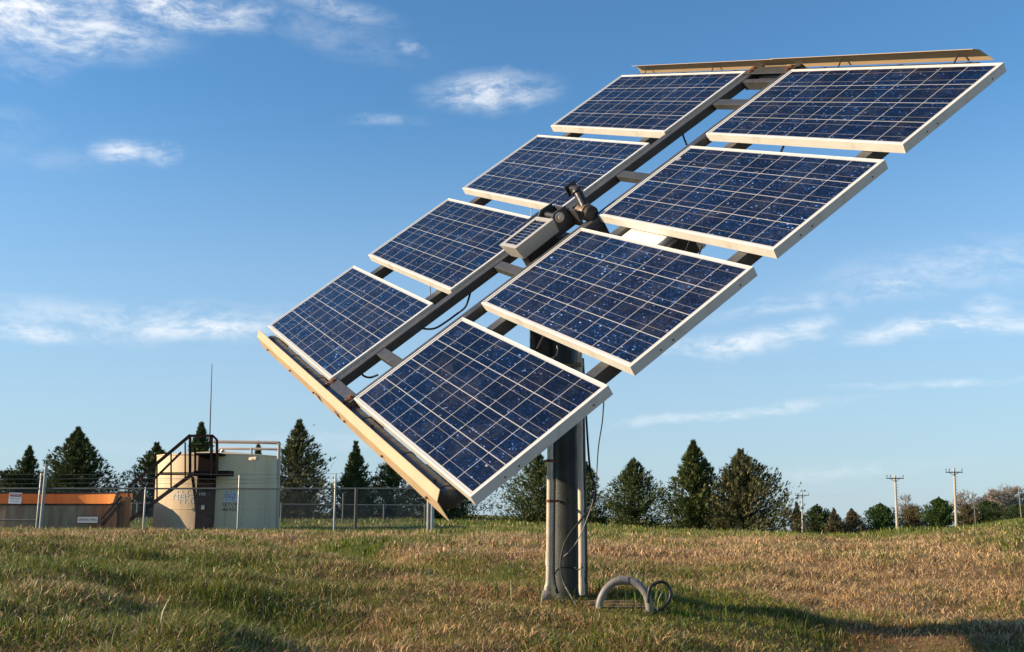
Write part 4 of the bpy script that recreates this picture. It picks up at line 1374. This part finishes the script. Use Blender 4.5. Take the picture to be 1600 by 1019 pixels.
G1 = 'dark cedars in a row behind the tank compound'
G2 = 'small trees along the far edge of the field'
cedar(8, -30, 34, 735, 806, 70, 'low rounded cedar at the left border of the picture behind the basin', 'round', seed=1, group=G1)
cedar(37, 6, 66, 697, 804, 71, 'pointed cedar directly left of the biggest tree behind the basin', 'cone', seed=2, full=0.85, group=G1)
cedar(112, 66, 165, 668, 803, 68, 'largest broad dark cedar standing behind the orange basin', 'cone', seed=3, full=0.78, dens=1.4, group=G1, col=(0.040, 0.062, 0.020))
cedar(238, 194, 285, 692, 804, 70, 'cedar half hidden behind the left side of the cream tank', 'cone', seed=4, full=0.8, group=G1)
cedar(307, 272, 345, 661, 804, 66, 'cedar whose tip shows above the tank inside its railing', 'cone', seed=5, group=G1)
cedar(399, 376, 420, 690, 804, 66, 'cedar with only its thin tip above the right half of the tank', 'spire', seed=6, group=G1, dens=0.8)
cedar(462, 425, 512, 656, 804, 66, 'tall airy cedar right beside the cream tank', 'cone', seed=7, dens=0.85, loose=0.15, group=G1, col=(0.056, 0.070, 0.028), col2=(0.13, 0.11, 0.05), full=0.7)
cedar(553, 519, 592, 690, 805, 68, 'narrow spire shaped cedar behind the farther low fence', 'spire', seed=8, group=G1, dens=1.1)
cedar(612, 578, 668, 704, 805, 69, 'bushy cedar partly covered by the cream shade plate', 'cone', seed=9, full=0.75, group=G1)
cedar(690, 640, 757, 704, 806, 68, 'wide cedar mostly hidden below the lowest solar panel', 'cone', seed=10, full=0.7, group=G1, dens=1.2, col=(0.034, 0.05, 0.019))
cedar(842, 778, 892, 706, 808, 64, 'broad cedar just left of the steel pole', 'cone', seed=11, full=0.75, group=G1, dens=1.15)
cedar(916, 885, 958, 722, 815, 63, 'cedar peeking out just right of the steel pole', 'cone', seed=12, full=0.8, group=G1, loose=0.2)
cedar(992, 950, 1044, 714, 822, 60, 'rounded cedar right of the steel pole with a forked pale tip', 'cone', seed=13, full=0.72, group=G1, dens=1.15)
cedar(1087, 1040, 1134, 689, 826, 58, 'tall pointed cedar between two others right of the pole', 'cone', seed=14, full=0.88, group=G1, dens=1.2, col=(0.048, 0.070, 0.022), col2=(0.115, 0.105, 0.034))
cedar(1158, 1116, 1236, 702, 831, 57, 'leaning feathery cedar at the right end of the dark row', 'cone', seed=15, group=G1, dens=1.5, loose=0.45, lean=0.03, col=(0.058, 0.068, 0.028), col2=(0.15, 0.12, 0.06), full=0.66, spray=0.28)

OL = (0.085, 0.080, 0.036); BRN = (0.17, 0.115, 0.075); DG = (0.035, 0.062, 0.022); LG = (0.085, 0.12, 0.028)
cedar(1247, 1236, 1260, 784, 838, 155, 'thin brownish sapling beside the shortest utility pole', 'cone', seed=20, name='sapling', group=G2, col=OL, col2=BRN, dens=0.6, spray=0.38)
cedar(1279, 1256, 1302, 788, 838, 162, 'olive round tree right of the shortest utility pole', 'cone', full=0.52, seed=21, name='small_tree', group=G2, col=DG, col2=OL, spray=0.40)
cedar(1305, 1293, 1320, 794, 838, 158, 'slim brownish conical tree among the small trees', 'cone', seed=22, name='small_tree', group=G2, col=OL, col2=BRN, spray=0.38)
cedar(1333, 1314, 1358, 795, 838, 160, 'brown tinged bushy tree left of the dense green one', 'cone', seed=23, name='small_tree', group=G2, col=OL, col2=BRN, spray=0.40)
cedar(1378, 1353, 1402, 786, 837, 162, 'dense dark green round tree left of the middle utility pole', 'cone', full=0.48, seed=24, name='small_tree', group=G2, col=DG, col2=LG, spray=0.40, dens=1.1)
cedar(1428, 1404, 1452, 790, 832, 166, 'brown and olive shrub right of the middle utility pole', 'cone', full=0.52, seed=25, name='small_tree', group=G2, col=OL, col2=BRN, spray=0.40)
cedar(1470, 1446, 1493, 777, 827, 162, 'fresh green dense tree left of the tallest utility pole', 'cone', full=0.56, seed=26, name='small_tree', group=G2, col=DG, col2=LG, spray=0.40, dens=1.1)
cedar(1512, 1496, 1530, 786, 820, 175, 'dark shrub right of the tallest utility pole', 'cone', full=0.60, seed=27, name='shrub', group=G2, col=OL, col2=BRN, spray=0.40)
cedar(1545, 1520, 1574, 781, 818, 175, 'dark shrub in front of the house chimney', 'cone', full=0.48, seed=28, name='shrub', group=G2, col=DG, col2=OL, spray=0.40)
cedar(1592, 1568, 1622, 787, 814, 172, 'dark shrub at the right border below the bare trees', 'cone', full=0.52, seed=29, name='shrub', group=G2, col=DG, col2=OL, spray=0.40)
cedar(1648, 1618, 1680, 780, 812, 172, 'dark shrub beyond the right border of the picture', 'cone', full=0.56, seed=30, name='shrub', group=G2, col=DG, col2=OL, spray=0.40)


def bare_tree(px, ytop, ybase, D, spread, label, seed, name='bare_tree'):
    r = random.Random(seed)
    p = at(px, ybase, D)
    zb = min(p.z, gz(p.x, D))
    H = at(px, ytop, D).z - zb
    root = empty(name, (p.x, D, zb), label, 'tree', 'leafless trees at the far right')
    tr, tw = MB(), MB()

    def grow(q, d, L, rad, lev):
        d = d.normalized()
        k = q + d * L * 0.5 + Vector((r.gauss(0, .06), r.gauss(0, .06), 0)) * L
        e = q + d * L
        (tr if lev < 2 else tw).tube([q, k, e], [rad, rad * 0.85, rad * 0.68], 5 if lev < 2 else 3, cap=False)
        if lev >= 5:
            return
        n = 4 if lev < 1 else r.choice((3, 4, 4, 5))
        for i in range(n):
            nd = (d + Vector((r.gauss(0, spread * 1.25), r.gauss(0, spread * 1.25), r.uniform(-0.05, 0.3)))).normalized()
            grow(q + d * L * r.uniform(0.55, 1.0), nd, L * r.uniform(0.58, 0.84), rad * 0.66, lev + 1)
    grow(Vector((p.x, D, zb - 0.1)), Vector((r.gauss(0, .05), 0, 1)), H * 0.24, 0.022 * H, 0)
    # bring to the right height
    zmax = max(v[2] for v in tw.v)
    k = H / (zmax - zb)
    for mb in (tr, tw):
        mb.v = [(p.x + (v[0] - p.x) * k, D + (v[1] - D) * k, zb + (v[2] - zb) * k) for v in mb.v]
    tr.build('trunk', M_bark, root)
    tw.build('crown', M_twig, root)
    return root


bare_tree(1418, 770, 834, 184, 0.42, 'leafless pale tree behind the middle utility pole', 1)
bare_tree(1513, 761, 822, 190, 0.50, 'leafless tree right of the tallest utility pole', 2)
bare_tree(1537, 768, 820, 192, 0.50, 'leafless tree left of the house chimney', 3)
bare_tree(1572, 757, 818, 196, 0.55, 'big leafless tree right of the house chimney', 4)
bare_tree(1597, 754, 816, 198, 0.55, 'leafless tree cut by the right border of the picture', 5)
bare_tree(1240, 787, 838, 180, 0.42, 'small leafless tree beside the row of dark cedars', 6)
bare_tree(1632, 752, 814, 196, 0.55, 'leafless tree standing beyond the right border of the picture', 7)

# house behind the bare trees
HD = 225.0
house = empty('house', at(1570, 812, HD), 'distant house with grey roof and brick chimney behind bare trees', 'house')
hx0, hx1 = at(1536, 790, HD).x, at(1606, 790, HD).x
zE, zR, zB = at(1570, 788, HD).z, at(1570, 767, HD).z, at(1570, 815, HD).z
xr0 = at(1572, 790, HD).x
MB().box((hx0 + 0.6, HD, zB - 1), (hx1, HD + 8, zE)).build('wall', paint('tan_house_wall', (0.34, 0.27, 0.21), 0.8, 0, 0.1, 1), house)
b = MB()
b.add([(hx0, HD - 0.6, zE - 0.1), (hx1 + 1, HD - 0.6, zE - 0.1), (hx1 + 1, HD + 8.6, zE - 0.1), (hx0, HD + 8.6, zE - 0.1), (xr0, HD + 4, zR), (xr0 + 1.2, HD + 4, zR)], [(0, 1, 5, 4), (2, 3, 4, 5), (3, 0, 4), (1, 2, 5), (3, 2, 1, 0)])
b.build('roof', paint('grey_shingles', (0.20, 0.18, 0.165), 0.9, 0, 0.2, 2), house)
MB().box((at(1550, 790, HD - 1).x, HD - 1.0, zB), (at(1557.5, 790, HD - 1).x, HD - 0.05, at(0, 767.5, HD).z)).box((at(1549.3, 790, HD - 1).x, HD - 1.1, at(0, 767.4, HD).z), (at(1558.2, 790, HD - 1).x, HD - 0.02, at(0, 765.8, HD).z)).build('chimney', paint('red_brick', (0.26, 0.12, 0.085), 0.85, 0, 0.2, 3), house)

# ---- utility poles and wires
M_wood = paint('pale_weathered_pole', (0.50, 0.42, 0.33), 0.85, 0, 0.15, 0.6)
M_arm = paint('dark_crossarm', (0.13, 0.12, 0.115), 0.8, 0, 0.2, 1)
ARMS = []


def utility_pole(px_top, px_base, ytop, ybase, D, yarm, half, label, mat=M_wood, arm=M_arm):
    p0, p1 = at(px_base, ybase, D), at(px_top, ytop, D)
    z0 = min(p0.z, gz(p0.x, D))
    root = empty('utility_pole', (p0.x, D, z0), label, 'utility pole', 'wooden utility poles in the field')
    MB().tube([(p0.x, D, z0 - 0.3), tuple(p1)], [0.15, 0.10], 12).build('pole', mat, root)
    A = at(px_top - half, yarm, D - 0.2); B = at(px_top + half, yarm, D - 0.2)
    MB().bar(A, B, 0.09, 0.105).build('crossarm', arm, root)
    br = MB()
    for s in (-1, 1):
        br.bar(at(px_top + s * half * 0.55, yarm + 0.5, D - 0.22), at(px_top, yarm + half * 0.35, D - 0.22), 0.05)
    br.build('brace', arm, root)
    pts = []
    for f in (-0.93, -0.55, 0.93):
        q = at(px_top + half * f, yarm, D - 0.2)
        MB().tube([q + Vector((0, 0, 0.08)), q + Vector((0, 0, 0.22)), q + Vector((0, 0, 0.25)), q + Vector((0, 0, 0.34))], [0.03, 0.03, 0.07, 0.05], 8).build('insulator', M_arm, root)
        pts.append(q + Vector((0, 0, 0.34)))
    ARMS.append(pts)
    st_ = MB()
    for k in range(12):
        z = z0 + (p1.z - z0) * (0.35 + 0.05 * k)
        xx = p0.x + (p1.x - p0.x) * (0.35 + 0.05 * k)
        st_.bar((xx + 0.1, D, z), (xx + 0.32, D, z), 0.03)
    st_.build('climbing_step', M_arm, root)
    return root


utility_pole(1253.2, 1254, 769, 841, 150, 774, 11, 'shortest and most distant wooden utility pole')
utility_pole(1398.6, 1402.2, 743, 836, 106, 747.5, 13.6, 'middle wooden utility pole with dark crossarm and pegs')
utility_pole(1490.8, 1494.2, 731, 827, 104, 738, 13.4, 'tallest pale utility pole nearest the leafless trees')
p_ = at(1523, 800, 118)
mp_ = MB().tube([(p_.x, 118, gz(p_.x, 118) - 0.2), (p_.x, 118, at(1522, 780, 118).z)], 0.07, 8).build('post', M_arm)
tag(mp_, 'bare grey post in front of the dark shrubs at far right', 'post')
p_ = at(1595, 800, 124)
mp_ = MB().tube([(p_.x, 124, gz(p_.x, 124) - 0.2), (p_.x, 124, at(1595, 760, 124).z)], 0.06, 8).build('post', M_twig)
tag(mp_, 'tall thin pole among the leafless trees at the right border', 'post')


def wire(a, b, sag, label):
    pts = []
    for k in range(15):
        t_ = k / 14
        p = a.lerp(b, t_)
        pts.append(p - Vector((0, 0, sag * 4 * t_ * (1 - t_))))
    o = MB().tube(pts, 0.0022, 4).build('power_line', M_arm)
    return tag(o, label, 'power line', 'wires between the utility poles')


for i, nm in enumerate(('front', 'middle', 'rear')):
    wire(ARMS[0][i], ARMS[1][i], 1.2, 'sagging %s wire from the shortest to the middle utility pole' % nm)

# bird over the trees
bp = at(490.5, 664.5, 42)
b = MB()
M_b = Matrix.Translation(bp) @ Matrix.Rotation(0.3, 4, 'Z') @ Matrix.Scale(0.85, 4)
b.tube([(0, -0.10, 0), (0, -0.05, 0.0), (0, 0.02, 0), (0, 0.09, 0)], [0.008, 0.026, 0.028, 0.01], 8)
for s in (-1, 1):
    b.add([(s * 0.01, 0.03, 0.012), (s * 0.01, -0.04, 0.012), (s * 0.08, -0.03, 0.075), (s * 0.07, 0.04, 0.075), (s * 0.165, -0.045, 0.10)], [(0, 1, 2, 3), (3, 2, 4)])
    b.add([(s * 0.01, 0.03, 0.008), (s * 0.01, -0.04, 0.008), (s * 0.08, -0.03, 0.070), (s * 0.07, 0.04, 0.070), (s * 0.165, -0.045, 0.098)], [(3, 2, 1, 0), (4, 2, 3)])
b.add([(-0.02, 0.07, 0), (0.02, 0.07, 0), (0.03, 0.15, 0.004), (-0.03, 0.15, 0.004)], [(0, 1, 2, 3)])
bird = b.build('bird', M_dark, None, M_b)
tag(bird, 'tiny dark bird flying with raised wings above the cedars', 'bird')
